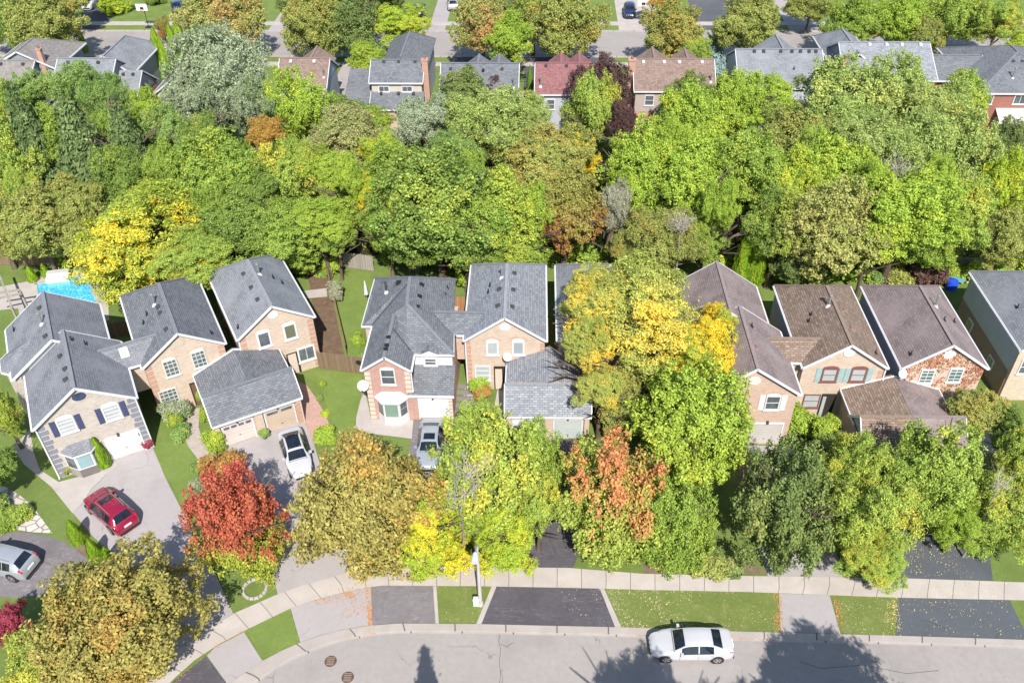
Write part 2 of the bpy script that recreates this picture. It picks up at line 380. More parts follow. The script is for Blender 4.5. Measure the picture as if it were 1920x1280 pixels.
def strip(name, A, B, z0, z1, mat):
    "ribbon between two pixel polylines, as a slab from z0 up to z1"
    m = MB(); u = 0.
    for i in range(len(A) - 1):
        a, b, c, d = (at(*A[i], z1), at(*A[i+1], z1), at(*B[i+1], z1), at(*B[i], z1)); du = ((b - a).length + (c - d).length) / 2
        q = [a, b, c, d]; uv = [(u, 1), (u + du, 1), (u + du, 0), (u, 0)]
        if newell(q).z < 0: q.reverse(); uv.reverse()
        m.face(q, uv)
        lo = Vector((0, 0, z0 - z1))
        m.face([d + lo, c + lo, c, d], [(u, 0), (u+du, 0), (u+du, .1), (u, .1)]); m.face([b + lo, a + lo, a, b], [(u+du, 0), (u, 0), (u, .1), (u+du, .1)])
        u += du
    return struct(name, m, mat)
m = MB(); m.face([(-2500, -1500, 0), (2500, -1500, 0), (2500, 4000, 0), (-2500, 4000, 0)]); struct('ground', m, GR)
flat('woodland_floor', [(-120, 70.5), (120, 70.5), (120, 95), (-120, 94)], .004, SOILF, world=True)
# near street with its kerb
kb = [(300,1420),(350,1345),(432,1280),(492,1238),(528,1219),(563,1203.5),(600,1190.5),(640,1180.6),(697,1172),(746,1168),(895,1169),(1020,1172),(1164,1175),(1224,1177),(1375,1182.6),(1679,1190.7),(1920,1198.5),(2100,1204)]
kf = [(330,1440),(385,1355),(457,1290),(512,1250.5),(546,1232),(580,1217),(615,1204),(652,1194),(703,1185.5),(750,1181.5),(895,1182),(1020,1185),(1164,1188),(1224,1190),(1375,1195),(1679,1202.5),(1920,1210),(2100,1216)]
flat('street', kf + [(2300, 1500), (2300, 2000), (250, 2000), (280, 1500)], .006, ASP)
strip('kerb', kb, kf, 0, .06, KERB)
gut = [(x + (3 if i < 7 else 0), y + 5) for i, (x, y) in enumerate(kf)]
strip('gutter', kf, gut, 0, .012, KERB)
# pavement
sb = [(240,1330),(277,1272),(291.6,1251.5),(328,1219),(379,1186),(437.5,1149.5),(521,1113),(560,1099),(605,1085.7),(655,1072),(712,1062),(890,1062.5),(1065,1063.8),(1208,1075),(1403,1079),(1687,1083),(1920,1091),(2100,1096)]
sf = [(272,1350),(317,1280),(330,1267),(365,1236),(412,1205),(463,1178.6),(543,1140),(583,1126),(627,1113),(667,1104),(716,1096.5),(890,1097.5),(1065,1100.5),(1208,1104.6),(1403,1108.5),(1680,1119),(1920,1124),(2100,1129)]
strip('sidewalk', sb, sf, 0, .03, CON)
D_ = [  # name, polygon in photo pixels, height, material
 ('driveway_apron', [(300,1300),(326,1276),(386,1229),(425,1280),(400,1310)], .014, ASPD),
 ('driveway_apron', [(388,1228),(404,1212),(457.5,1184),(492,1238),(434,1279),(425,1280)], .012, ASPG),
 ('driveway_apron', [(545,1140),(583,1127),(627,1114),(667,1105),(696,1100.5),(697,1172),(640,1181),(600,1190),(563,1203.5)], .012, ASPG),
 ('driveway_apron', [(697,1099),(716,1097.5),(812,1097.7),(817,1168),(746,1168),(697.5,1172)], .012, ASPM),
 ('driveway_apron', [(930.4,1099),(1125,1103),(1154,1175),(1020,1172),(902,1169.5)], .012, ASPD),
 ('driveway_apron', [(1460,1112),(1555.6,1115),(1576,1187.5),(1464,1184.6)], .012, ASPG),
 ('driveway_apron', [(1683.6,1120),(1893,1124.5),(1930,1199),(1679.5,1190.7)], .012, ASPB),
 ('concrete_border', [(812,1097.8),(818,1097.8),(823,1168.5),(816.5,1168.5)], .02, CONP),
 ('concrete_border', [(922,1098.5),(930.8,1099),(902.5,1169.5),(893,1169)], .02, CONP),
 ('concrete_border', [(1124.8,1103),(1133,1103.3),(1165,1175),(1153.5,1175)], .02, CONP),
 # left house: apron of concrete and a wide drive
 ('concrete_path', [(24,838),(56,805),(64,850),(75,880),(110,903),(180,885),(216,866),(222,872),(200,888),(172,915),(153,945),(136,962),(96,912),(45,870)], .014, CONP),
 ('driveway', [(206,862),(286,838),(309,892.5),(343,960),(363,1005),(404,1075),(437,1149),(379,1186),(328,1219),(291,1250),(262,1140),(225,1050),(174,1005),(137,961),(153,946),(172,916),(200,889)], .010, ASPG),
 ('driveway', [(418,833),(500,806),(572,788),(588,830),(600,870),(612,920),(640,1000),(680,1068),(655,1073),(605,1086),(560,1099),(521,1113),(505,1060),(470,960),(445,880)], .010, ASPG),
 ('brick_path', [(560,715),(575,722),(592,745),(606,770),(620,800),(590,832),(573,799),(560,760),(548,728)], .014, M_pavers('red_pavers', (.5,.3,.24), (.6,.4,.33))),
 ('paver_path', [(349,766),(376,764),(372,800),(378,818),(392,838),(407,856),(372,862),(352,835),(344,812)], .014, M_pavers('grey_pavers', (.42,.36,.32), (.55,.48,.43))),
 ('concrete_path', [(684,730),(696,785),(775,787),(772,822),(693,812),(674,806),(667,800),(668,782),(676,750)], .012, CONP),
 ('driveway', [(775,787),(848,790),(845,860),(835,1000),(820,1062),(712,1062),(735,960),(765,860)], .010, ASPM),
 ('driveway', [(984,824),(1102,824),(1112,900),(1100,1000),(1075,1064),(940,1063),(958,960)], .010, ASPD),
 ('concrete_path', [(936,715),(946,715),(947,780),(946,835),(925,835),(923,780)], .014, CONP),
 ('stone_path', [(875,705),(887,705),(889,760),(890,830),(868,830),(866,760)], .014, M_pavers('stepping_stones', (.3,.27,.25), (.42,.38,.35), .7, .38, .06)),
 ('driveway', [(1398,834),(1480,836),(1520,900),(1560,1000),(1580,1082),(1440,1080),(1400,960)], .010, ASPG),
 ('driveway', [(1610,872),(1808,878),(1850,1000),(1862,1088),(1684,1083),(1650,960)], .010, ASPB),
 ('wooden_deck_path', [(1808,838),(1850,796),(1884,842),(1846,852),(1838,905),(1812,903)], .02, M_boards('grey_deck', (.3,.29,.28), (.45,.43,.4))),
 ('gravel_bed', [(1385,845),(1420,850),(1440,900),(1410,960),(1385,930)], .012, MULCH),
 # far left neighbour
 ('driveway', [(-60,990),(0,1000),(36,996),(80,1002),(118,1014),(150,1035),(169,1054),(135,1084),(93,1115),(28,1120),(-60,1112)], .010, ASPM),
 ('flagstone_path', [(-20,905),(10,912),(36,927),(62,949),(98,999),(60,997),(34,993),(17,954),(-20,930)], .014, M_pavers('flagstones', (.5,.45,.4), (.62,.57,.52), cell=True)),
 ('planting_bed', [(128,1000),(150,1010),(215,1060),(225,1085),(190,1075),(165,1050),(125,1015)], .012, MULCH),
 # pool terrace
 ('pool_terrace', [(-40,545),(60,526),(95,512),(128,505),(150,508),(200,540),(205,600),(70,640),(38,600),(34,578),(-40,585)], .012, CONP),
 # yards behind
 ('yard_soil', [(575,500),(612,505),(646,668),(600,664),(590,600)], .012, SOIL),
 ('yard_lawn', [(622,515),(690,508),(700,540),(672,640),(676,670),(648,668),(630,590)], .012, GRL),
 ('lawn', [(560,700),(600,695),(676,700),(684,730),(668,780),(662,808),(640,815),(620,780),(600,720)], .008, GRL),
 ('lawn', [(283,850),(300,790),(345,800),(352,835),(372,865),(365,905),(345,948),(318,900)], .008, GRL),
 ('yard_lawn', [(1420,530),(1460,535),(1450,600),(1430,560)], .012, GRL),
 ('yard_lawn', [(1590,505),(1640,500),(1700,520),(1640,540),(1600,538)], .012, GRL),
 ('planting_bed', [(1205,1030),(1360,1020),(1440,1075),(1208,1074)], .012, MULCH),
 ('concrete_slab', [(563,546),(612,540),(614,556),(570,560)], .05, CONP),
]
for n, P, z, mt in D_: flat(n, P, z, mt)
verge = [(818,1098),(922,1099),(893,1169),(823,1168)], [(1133,1104),(1208,1105.5),(1403,1109.5),(1458,1111.5),(1464,1184.6),(1375,1182.6),(1224,1177),(1165,1175)], [(1557,1115),(1683,1120),(1679,1190.7),(1576,1187.5)]
for P in verge: flat('grass_verge', P, .008, GRD)
flat('grass_verge', [(463,1179.5),(543,1141),(562,1204),(528,1219),(492,1238)], .008, GRL)
# pool
m = MB(); pw = [at(*p, 0) for p in [(66,533),(150,517),(168,522),(183,566),(150,600),(80,575),(68,550)]]
pool = empty('swimming_pool', pw[0], 0, 'bright blue swimming pool behind the leftmost house', 'swimming pool')
mw = MB(); mw.face([Vector((p.x, p.y, .03)) - pw[0] for p in pw][::-1]); mw.f[-1] = mw.f[-1]
if newell([mw.v[i] for i in mw.f[0]]).z < 0: mw.f[0].reverse()
mw.build('water', M_water('pool_water'), pool)
mc = MB()
for i in range(len(pw)):
    a, b = pw[i] - pw[0], pw[(i+1) % len(pw)] - pw[0]; mc.bar(a + Vector((0,0,.04)), b + Vector((0,0,.04)), .35, .1)
mc.build('coping', CONP, pool)
mt_ = MB(); q = [at(*p, .045) - pw[0] for p in [(66,534),(70,537),(76,548),(75,560),(70,564)]]; mt_.face(q); mt_.build('tanning_ledge', M_plain('pool_blue', (.03, .4, .55), .2), pool)
# far street
def wflat(n, x0, y0, x1, y1, z, mt): return flat(n, [(x0, y0), (x1, y0), (x1, y1), (x0, y1)], z, mt, world=True)
wflat('street', -220, 121.2, 220, 131, .006, ASP)
def wstrip(n, y0, y1, z1, mt):
    m = MB(); m.box(-220, y0, 0, 220, y1, z1); struct(n, m, mt)
wstrip('kerb', 120.8, 121.25, .08, KERB); wstrip('kerb', 130.95, 131.4, .08, KERB); wstrip('sidewalk', 133.6, 135.2, .03, CONP); wstrip('sidewalk', 117.6, 119., .03, CONP)
for x0, x1, y0, y1, mt in [(-75,-69.5,131.4,150,ASPD),(-55.5,-52,131.4,152,ASPG),(-43,-40,131.4,150,ASPG),(-18.5,-16,131.4,160,ASPG),(-13,-9,131.4,160,ASPG),(10.2,16.5,131.4,165,CONP),(22,29,131.4,150,ASPB),(35.5,40,131.4,150,ASPG),
                            (-60,-55,104,120.8,ASPG),(-48.5,-43,104,120.8,ASPG),(-29,-25,104,120.8,ASPG),(-14,-10.2,104,120.8,ASPD),(-3.5,1.8,104,120.8,ASPD),(5,9,104,120.8,ASPB),(33,37,110,120.8,ASPG)]:
    wflat('driveway', x0, y0, x1, y1, .010, mt)
for x in range(-80, 60, 9): wflat('back_yard', x, 90, x + 8.2, 97.5, .008, GRL if (x // 9) % 2 else GR)
wflat('patio', 50, 88, 60, 96.5, .012, CONP)

for nm, pl in (('crack', [(938,1184),(935,1200),(939,1218),(936,1240),(939,1262),(934,1300)]), ('crack', [(939,1206),(950,1212),(962,1204)]), ('crack', [(1500,1240),(1540,1252),(1620,1246),(1700,1262),(1760,1256)])):
    m = MB()
    for a, b in zip(pl, pl[1:]): m.bar(at(*a, .008), at(*b, .008), .028, .006)
    struct('road_crack', m, M_plain('tar_dark', (.09,.085,.085), .8))
# ---------------------------------------------------------------- house kit
TP = .7   # roof pitch, rise over run
class House:
    """thing with a local frame: origin at the front-left eave corner on the ground, x along the front, y to the back"""
    def __init__(s, name, x, y, ang, label, cat='house', group=None):
        s.root = empty(name, (x, y, 0), R(ang), label, cat, group); s.M = Matrix.Translation((x, y, 0)) @ Matrix.Rotation(R(ang), 4, 'Z'); s.I = s.M.inverted()
    def add(s, mb, name, mat, parent=None, **k): return mb.build(name, mat, parent or s.root, **k)
    def px(s, px, py, y=.3):     # local point on the front plane y seen at a place of the photograph
        o = s.I @ CAMLOC; d = s.I.to_3x3() @ ray(px, py); t = (y - o.y) / d.y; return o + d * t
    def pz(s, px, py, z):
        o = s.I @ CAMLOC; d = s.I.to_3x3() @ ray(px, py); t = (z - o.z) / d.z; return o + d * t
    def pplane(s, px, py, p0, n):
        o = s.I @ CAMLOC; d = s.I.to_3x3() @ ray(px, py); t = (Vector(p0) - o).dot(Vector(n)) / d.dot(Vector(n)); return o + d * t
def gable(H, x0, x1, y0, y1, ze, rmat, front='gable', back='hip', t=.13, tp=TP, name='roof', fascia=True, gut=True):
    "roof with its ridge running front to back; returns ridge height"
    xm = (x0 + x1) / 2; hw = (x1 - x0) / 2; zr = ze + hw * tp
    ya = y0 + (hw if front == 'hip' else 0); yb = y1 - (hw if back == 'hip' else 0)
    V = [Vector(v) for v in [(x0,y0,ze),(x1,y0,ze),(x1,y1,ze),(x0,y1,ze),(xm,ya,zr),(xm,yb,zr)]]
    F_ = [[0,4,5,3],[1,2,5,4]]
    if front == 'hip': F_.append([0,1,4])
    if back == 'hip': F_.append([2,3,5])
    m = MB(); m.slab(V, F_, t)
    r = H.add(m, name, rmat)
    c = MB(); c.bar(V[4] + Vector((0,.05,.03)), V[5] + Vector((0,0,.03)), .24, .02)
    if back == 'hip':
        c.bar(V[5] + Vector((0,0,.02)), V[2] + Vector((0,0,.02)), .24, .03); c.bar(V[5] + Vector((0,0,.02)), V[3] + Vector((0,0,.02)), .24, .03)
    if front == 'hip':
        c.bar(V[4] + Vector((0,0,.02)), V[0] + Vector((0,0,.02)), .24, .03); c.bar(V[4] + Vector((0,0,.02)), V[1] + Vector((0,0,.02)), .24, .03)
    H.add(c, 'ridge_cap', capm(rmat), r)
    if fascia:
        f = MB(); e = [(0,3),(1,2)]
        if front == 'gable': e += [(0,4),(4,1)]
        else: e += [(0,1)]
        e += [(2,3)] if back == 'hip' else [(3,5),(5,2)]
        f.rim(V, e, .17, .035); H.add(f, 'fascia', WHITE, r)
    if gut:
        for sx, xx in ((-1, x0), (1, x1)): g = MB(); g.box(xx + sx*.055 - .05, y0 + .05, ze - .16, xx + sx*.055 + .05, y1 - .05, ze - .03); H.add(g, 'gutter', WHITE, r)
    return zr, r
def ridge_lr(H, x0, x1, y0, y1, ze, rmat, tp=TP, t=.13, name='roof', ends=True, fascia=True):
    "roof with its ridge running left to right"
    ym = (y0 + y1) / 2; zr = ze + (y1 - y0) / 2 * tp
    V = [Vector(v) for v in [(x0,y0,ze),(x1,y0,ze),(x1,y1,ze),(x0,y1,ze),(x0,ym,zr),(x1,ym,zr)]]
    m = MB(); m.slab(V, [[0,1,5,4],[3,4,5,2]], t); r = H.add(m, name, rmat)
    c = MB(); c.bar(V[4] + Vector((0,0,.03)), V[5] + Vector((0,0,.03)), .28, .035); H.add(c, 'ridge_cap', capm(rmat), r)
    if fascia:
        f = MB(); f.rim(V, [(0,1),(2,3)] + ([(0,4),(4,3),(1,5),(5,2)] if ends else []), .17, .035); H.add(f, 'fascia', WHITE, r)
    return zr, r
def arch(x, w, z0, h, r, n=8):
    p = [(x - w/2, z0), (x + w/2, z0), (x + w/2, z0 + h)]
    if r > 0: p += [(x + w/2*math.cos(math.pi*k/n), z0 + h + r*math.sin(math.pi*k/n)) for k in range(1, n)]
    return p + [(x - w/2, z0 + h)]
def window(H, x, z, w, h, y=.3, r=.18, pane=GLASS, frame=WHITE, nx=1, nz=2, surround=None, shut=None, head=None, ft=.09):
    "frame standing proud of the wall, pane set in it; x,z = centre"
    z0 = z - h/2; f = MB()
    f.yprism([(x-w/2,z0),(x-w/2+ft,z0),(x-w/2+ft,z0+h),(x-w/2,z0+h)], y-.07, y); f.yprism([(x+w/2-ft,z0),(x+w/2,z0),(x+w/2,z0+h),(x+w/2-ft,z0+h)], y-.07, y)
    f.box(x-w/2+ft, y-.07, z0, x+w/2-ft, y, z0+ft); f.box(x-w/2+ft, y-.07, z0+h-ft, x+w/2-ft, y, z0+h)
    if r: f.yprism([(x-w/2,z0+h),(x+w/2,z0+h)] + [(x + w/2*math.cos(math.pi*k/8), z0+h+r*math.sin(math.pi*k/8)) for k in range(1, 8)], y-.07, y)
    f.box(x-w/2-.06, y-.12, z0-.07, x+w/2+.06, y, z0)
    for k in range(1, nz): zz = z0 + h*k/nz; f.box(x-w/2+ft, y-.055, zz-.025, x+w/2-ft, y-.03, zz+.025)
    for k in range(1, nx): xx = x-w/2 + w*k/nx; f.box(xx-.022, y-.058, z0+ft, xx+.022, y-.033, z0+h-ft)
    o = H.add(f, 'window', frame)
    p = MB(); p.box(x-w/2+ft, y-.03, z0+ft, x+w/2-ft, y-.002, z0+h-ft); H.add(p, 'pane', pane, o)
    if surround:
        a = MB(); n = 9; R0, R1 = .06, .3
        for k in range(n):
            a0, a1 = math.pi*(k+.06)/n, math.pi*(k+.94)/n
            q = [(x+(w/2+R0)*math.cos(a0), z0+h+(r+R0)*math.sin(a0)), (x+(w/2+R1)*math.cos(a0), z0+h+(r+R1)*math.sin(a0)), (x+(w/2+R1)*math.cos(a1), z0+h+(r+R1)*math.sin(a1)), (x+(w/2+R0)*math.cos(a1), z0+h+(r+R0)*math.sin(a1))]
            a.yprism(q, y-.02, y)
        H.add(a, 'brick_arch', surround, o)
    if shut:
        for sx in (-1, 1):
            sM = MB(); xc = x + sx*(w/2 + .24); sM.box(xc-.19, y-.05, z0-.03, xc+.19, y, z0+h+.02)
            for k in range(10): zz = z0 + .08 + k*(h-.12)/10; sM.box(xc-.14, y-.062, zz, xc+.14, y-.05, zz+.05)
            H.add(sM, 'shutter', shut)
    return o
def disc(H, x, z, r, y=.3, mat=WHITE, ring=None, kx=1.):
    m = MB(); n = 20; P = [(x + kx*r*math.cos(2*math.pi*k/n), z + r*math.sin(2*math.pi*k/n)) for k in range(n)]; m.yprism(P, y-.05, y)
    o = H.add(m, 'gable_vent', mat)
    if ring:
        q = MB(); s_ = 1.28
        for k in range(n):
            j = (k+1) % n; A, B = P[k], P[j]
            q.yprism([A, (x+(A[0]-x)*s_, z+(A[1]-z)*s_), (x+(B[0]-x)*s_, z+(B[1]-z)*s_), B], y-.03, y)
        H.add(q, 'vent_ring', ring, o)
def quoins(H, x, z0, z1, mat, y=.3, side=1, n=None, w=.5, h=.34, gap=.12, proud=.03, alt=.12):
    m = MB(); z = z0; k = 0
    while z + h < z1 + .01:
        ww = w + (alt if k % 2 else 0); a, b = (x, x + ww) if side > 0 else (x - ww, x)
        m.box(a, y - proud, z, b, y, z + h); z += h + gap; k += 1
    H.add(m, 'quoins', mat)
def slope_pt(H, px, py, x0, ze, side, tp=TP):
    "local point on a left (-1) / right (+1) facing roof plane whose eave is at x0"
    n = Vector((-tp * (1 if side < 0 else -1), 0, 1)); return H.pplane(px, py, (x0, 0, ze), n)
def roof_vent(H, p, side, mat=DARKM, s=.34, roof=None):
    e = bpy.data.objects; m = MB(); a = math.atan(TP)
    m.hexa([(-s/2,-s/2,-.02),(s/2,-s/2,-.02),(s/2,s/2,-.02),(-s/2,s/2,-.02)], [(-s/2,-s/2*.9,.1),(s/2*.7,-s/2*.8,.2),(s/2*.7,s/2*.8,.2),(-s/2,s/2*.9,.1)])
    o = H.add(m, 'roof_vent', mat); o.location = p; o.rotation_euler = (0, a if side > 0 else -a, 0)
    if side < 0: o.rotation_euler = (0, a, math.pi)
    return o
def front_vent(H, p, mat=DARKM, s=.32):
    m = MB(); m.hexa([(-s/2,-s/2,0),(s/2,-s/2,0),(s/2,s/2,-.02),(-s/2,s/2,-.02)], [(-s/2,-s/2,.2),(s/2,-s/2,.2),(s/2,s/2,.26),(-s/2,s/2,.26)])
    o = H.add(m, 'roof_vent', mat); o.location = p; return o
def flue(H, p, h=.9, r=.08, mat=METAL):
    m = MB(); m.tube([(0,0,-.1),(0,0,h)], r, 10); m.tube([(0,0,h-.02),(0,0,h+.06),(0,0,h+.16)], [r*1.1, r*1.9, r*1.5], 10)
    o = H.add(m, 'flue_pipe', mat); o.location = p
    f = MB(); f.tube([(0,0,-.12),(0,0,.12)], [r*3, r*1.4], 10); H.add(f, 'flashing', M_plain('flashing_light', (.6,.56,.54), .5), o)
def stack(H, p, mat=BLACK):
    m = MB(); m.tube([(0,0,-.1),(0,0,.34)], .045, 8); o = H.add(m, 'vent_stack', mat); o.location = p
    f = MB(); f.box(-.12,-.12,-.08,.12,.12,.03); H.add(f, 'flashing', mat, o)
def roofbits(H, vents=(), flues=(), stacks=(), x0=0., x1=6.15, ze=5.2, vm=DARKM):
    xm = (x0 + x1) / 2
    def P(px, py):
        q = slope_pt(H, px, py, x0, ze, -1)
        return (q, -1) if q.x < xm else (slope_pt(H, px, py, x1, ze, 1), 1)
    for v in vents: q, sd = P(*v); roof_vent(H, q, sd, vm)
    for v in flues: q, sd = P(*v); flue(H, q)
    for v in stacks: q, sd = P(*v); stack(H, q)
def text(H, txt, x, z, size, y, mat, parent=None, name='house_number'):
    c = bpy.data.curves.new('txt', 'FONT'); c.body = txt; c.size = size; c.extrude = .008; c.space_character = 1.5
    t = bpy.data.objects.new('txt', c); COL.objects.link(t); dg = bpy.context.evaluated_depsgraph_get()
    me = bpy.data.meshes.new_from_object(t.evaluated_get(dg)); bpy.data.objects.remove(t); me.materials.clear(); me.materials.append(mat)
    o = bpy.data.objects.new(name, me); COL.objects.link(o); o.parent = parent or H.root; o.location = (x, y, z); o.rotation_euler = (math.pi/2, 0, 0); return o
def garage_door(H, x0, x1, z1, y, mat, grooves=4, lintel=None, zt=2.45, num=None, numside=-1, wins=0, lampx=.5, post=WHITE, z0=.12):
    d = MB(); n = grooves; hh = (z1 - z0) / n
    for k in range(n): d.box(x0, y-.03, z0 + k*hh + .012, x1, y, z0 + (k+1)*hh - .012)
    d.box(x0, y-.012, z0, x1, y, z1); o = H.add(d, 'garage_door', mat)
    hm = MB(); hm.box((x0+x1)/2-.06, y-.06, z0+hh*1.4, (x0+x1)/2+.06, y-.03, z0+hh*1.4+.05); H.add(hm, 'handle', DARKM, o)
    fr = MB(); fr.box(x0-.1, y-.06, 0, x0, y, zt); fr.box(x1, y-.06, 0, x1+.1, y, zt); H.add(fr, 'door_frame', post, o)
    l = MB(); l.box(x0, y-.07, z1+.02, x1, y, zt); lo = H.add(l, 'lintel_panel', WHITE)
    if wins:
        w = MB(); ww = (x1-x0)/wins
        for k in range(wins): w.box(x0+k*ww+ww*.12, y-.036, z1-.34, x0+(k+1)*ww-ww*.12, y-.03, z1-.1)
        H.add(w, 'door_window', GLASS, o)
    if num:
        xs = x0 + .12 if numside < 0 else x1 - .85
        text(H, num, xs, z1 + (zt-z1)/2 - .05, .2, y-.072, M_plain('number_grey', (.12,.12,.13), .5), lo)
    lm = MB(); xl = x0 + (x1-x0)*lampx; lm.box(xl-.06, y-.22, z1+.12, xl+.06, y-.07, z1+.34); lm.tube([(xl,y-.15,z1+.34),(xl,y-.15,z1+.45)], [.09,.02], 6); H.add(lm, 'wall_lamp', DARKM, lo)
def pipe_down(H, x, y, z0, z1, mat=WHITE): m = MB(); m.box(x-.05, y-.1, z0, x+.05, y, z1); m.box(x-.05, y-.22, z0, x+.05, y-.1, z0+.09); H.add(m, 'downpipe', mat)

def narrow(name, x, y, ang, label, roof, brick, side=SID_W, brickz=2.6, group=None, length=10.25, W=6.15, base=BR_GREY):
    H = House(name, x, y, ang, label, group=group); xm = W/2
    zg = 5.2 + (xm - .15)*TP - .02
    m = MB(); m.yprism([(.15,0),(W-.15,0),(W-.15,5.16),(xm,zg),(.15,5.16)], .3, .6)
    H.add(m, 'front_wall', brick)
    m = MB(); m.box(.15, .6, 0, W-.15, length-.3, brickz); H.add(m, 'lower_wall', base)
    m = MB(); m.box(.14, .6, brickz, W-.14, length-.29, 5.14); H.add(m, 'siding', side)
    gable(H, 0, W, 0, length, 5.2, roof)
    return H
def link(H, x0, x1, y0, roof, wall, xe0, xe1, wy=.35, z0=2.5, depth=3.):
    "upper storey bridging two houses above a passage; roof runs into both neighbours"
    ridge_lr(H, xe0, xe1, y0, y0 + depth, 5.2, roof, name='link_roof', ends=False, fascia=False)
    f = MB(); f.box(x0, y0-.04, 5.04, x1, y0+.03, 5.21); H.add(f, 'link_fascia', WHITE)
    w = MB(); w.box(x0-.1, y0+wy, z0, x1+.1, y0+depth-.3, 5.1); H.add(w, 'link_wall', wall)
def double_garage(H, gx0, gx1, roofL, roofR, brick, doors, yf=-5.75, rear=0.28, pillar=BR_TAN, zr=4.2, rake_white=True):
    "shared garage standing before two houses: gabled front volume, lower gable running back to the walls"
    xm = (gx0 + gx1) / 2; ym = yf + 1.78; yb = yf + 3.6; ze = 2.62; tp = (zr - ze) / (ym - yf)
    for a, b, rm in ((gx0, xm, roofL), (xm, gx1, roofR)):
        V = [Vector(v) for v in [(a,yf,ze),(b,yf,ze),(b,ym,zr),(a,ym,zr),(b,yb,ze),(a,yb,ze)]]
        mm = MB(); mm.slab(V, [[0,1,2,3],[3,2,4,5]], .12); r = H.add(mm, 'garage_roof', rm)
        cp = MB(); cp.bar(V[3]+Vector((0,0,.03)), V[2]+Vector((0,0,.03)), .26, .035); H.add(cp, 'ridge_cap', capm(rm), r)
    f = MB(); f.box(gx0, yf-.07, ze-.15, gx1, yf-.004, ze+.02)
    for xx in (gx0, gx1):
        f.bar((xx, yf, ze), (xx, ym, zr), .07, .17, dz=-.06); f.bar((xx, ym, zr), (xx, yb, ze), .07, .17, dz=-.06)
    H.add(f, 'garage_fascia', WHITE)
    # rear gable, eaves 2.9
    e = 2.9; 
    for a, b, rm, c in ((gx0, xm, roofL, 0), (gx1, xm, roofR, 1)):
        V = [Vector(v) for v in [(a, ym-.1, e), (a, rear, e), (b, rear+.3, zr-.02), (b, ym-.1, zr-.02)]]
        fc = [0,3,2,1] if c == 0 else [0,1,2,3]
        mm = MB(); mm.slab(V, [fc], .1); r = H.add(mm, 'garage_roof', rm)
        ff = MB(); ff.bar(V[0]+Vector((0,.6,0)), V[1], .08, .15, dz=-.05)
        if rake_white: ff.bar(V[1]+Vector((0,-.02,.05)), V[2]+Vector((0,-.32,.05)), .07, .12)
        H.add(ff, 'garage_fascia', WHITE, r)
    w = MB(); w.box(gx0+.3, yf+.42, 0, gx1-.3, rear+.25, 2.5); H.add(w, 'garage_wall', brick)
    g_e = [(yf+.3, 2.5), (ym, zr-.25), (yb-.15, 2.5)]
    for xx in (gx0+.12, gx1-.32): g = MB(); g.hexa([(xx, a, b) for a, b in g_e], [(xx+.2, a, b) for a, b in g_e]); H.add(g, 'garage_gable', M_plain('grey_panel', (.4,.42,.46), .6))
    # front face: pillars left between the doors
    xs = [gx0+.15] + [c for d in doors for c in d] + [gx1-.15]
    for k in range(0, len(xs), 2): fr = MB(); fr.box(xs[k] + (.1 if k else 0), yf+.18, 0, xs[k+1] - (.1 if k + 2 < len(xs) else 0), yf+.42, 2.5); H.add(fr, 'garage_pillar', pillar)
def dish(px, py, H, y, r=.38, label=''):
    p = H.M @ H.px(px, py, y); e = empty('satellite_dish', p, H.root.rotation_euler.z, label, 'satellite dish')
    m = MB(); n = 18
    rings = [[(math.cos(2*math.pi*k/n)*q*r, -.02 - .09*(1-q*q) + .0, math.sin(2*math.pi*k/n)*q*r) for k in range(n)] for q in (.35,.7,1.)]
    m.face([(p_[0], p_[1]+.0, p_[2]) for p_ in rings[0]][::-1])
    for a, b in zip(rings, rings[1:]):
        for k in range(n): j = (k+1) % n; m.face([a[k], a[j], b[j], b[k]][::-1])
    rings2 = [(x, y_+.03, z) for x, y_, z in rings[2]]; m.face(rings2)
    d = m.build('dish', M_plain('dish_grey', (.62,.63,.66), .45), e, smooth=False); d.rotation_euler = (R(-38), 0, R(14))
    a = MB(); a.tube([(0, .02, -.02), (.1, .25, -.2), (.12, .42, -.5)], .03, 6); a.tube([(0, .0, -.3), (.0, -.45, -.16)], .018, 6); a.box(-.04, -.5, -.2, .04, -.4, -.1); a.build('arm', DARKM, e)
    return e
# ---------------------------------------------------------------- near row, left to right
GN = 'detached brick houses along the near street'
DQ = M_plain('slate_quoin', (.2, .21, .25), .7)
def volume_roof(H, x0, x1, y0, y1, ze, mat, **k): return gable(H, x0, x1, y0, y1, ze, mat, **k)

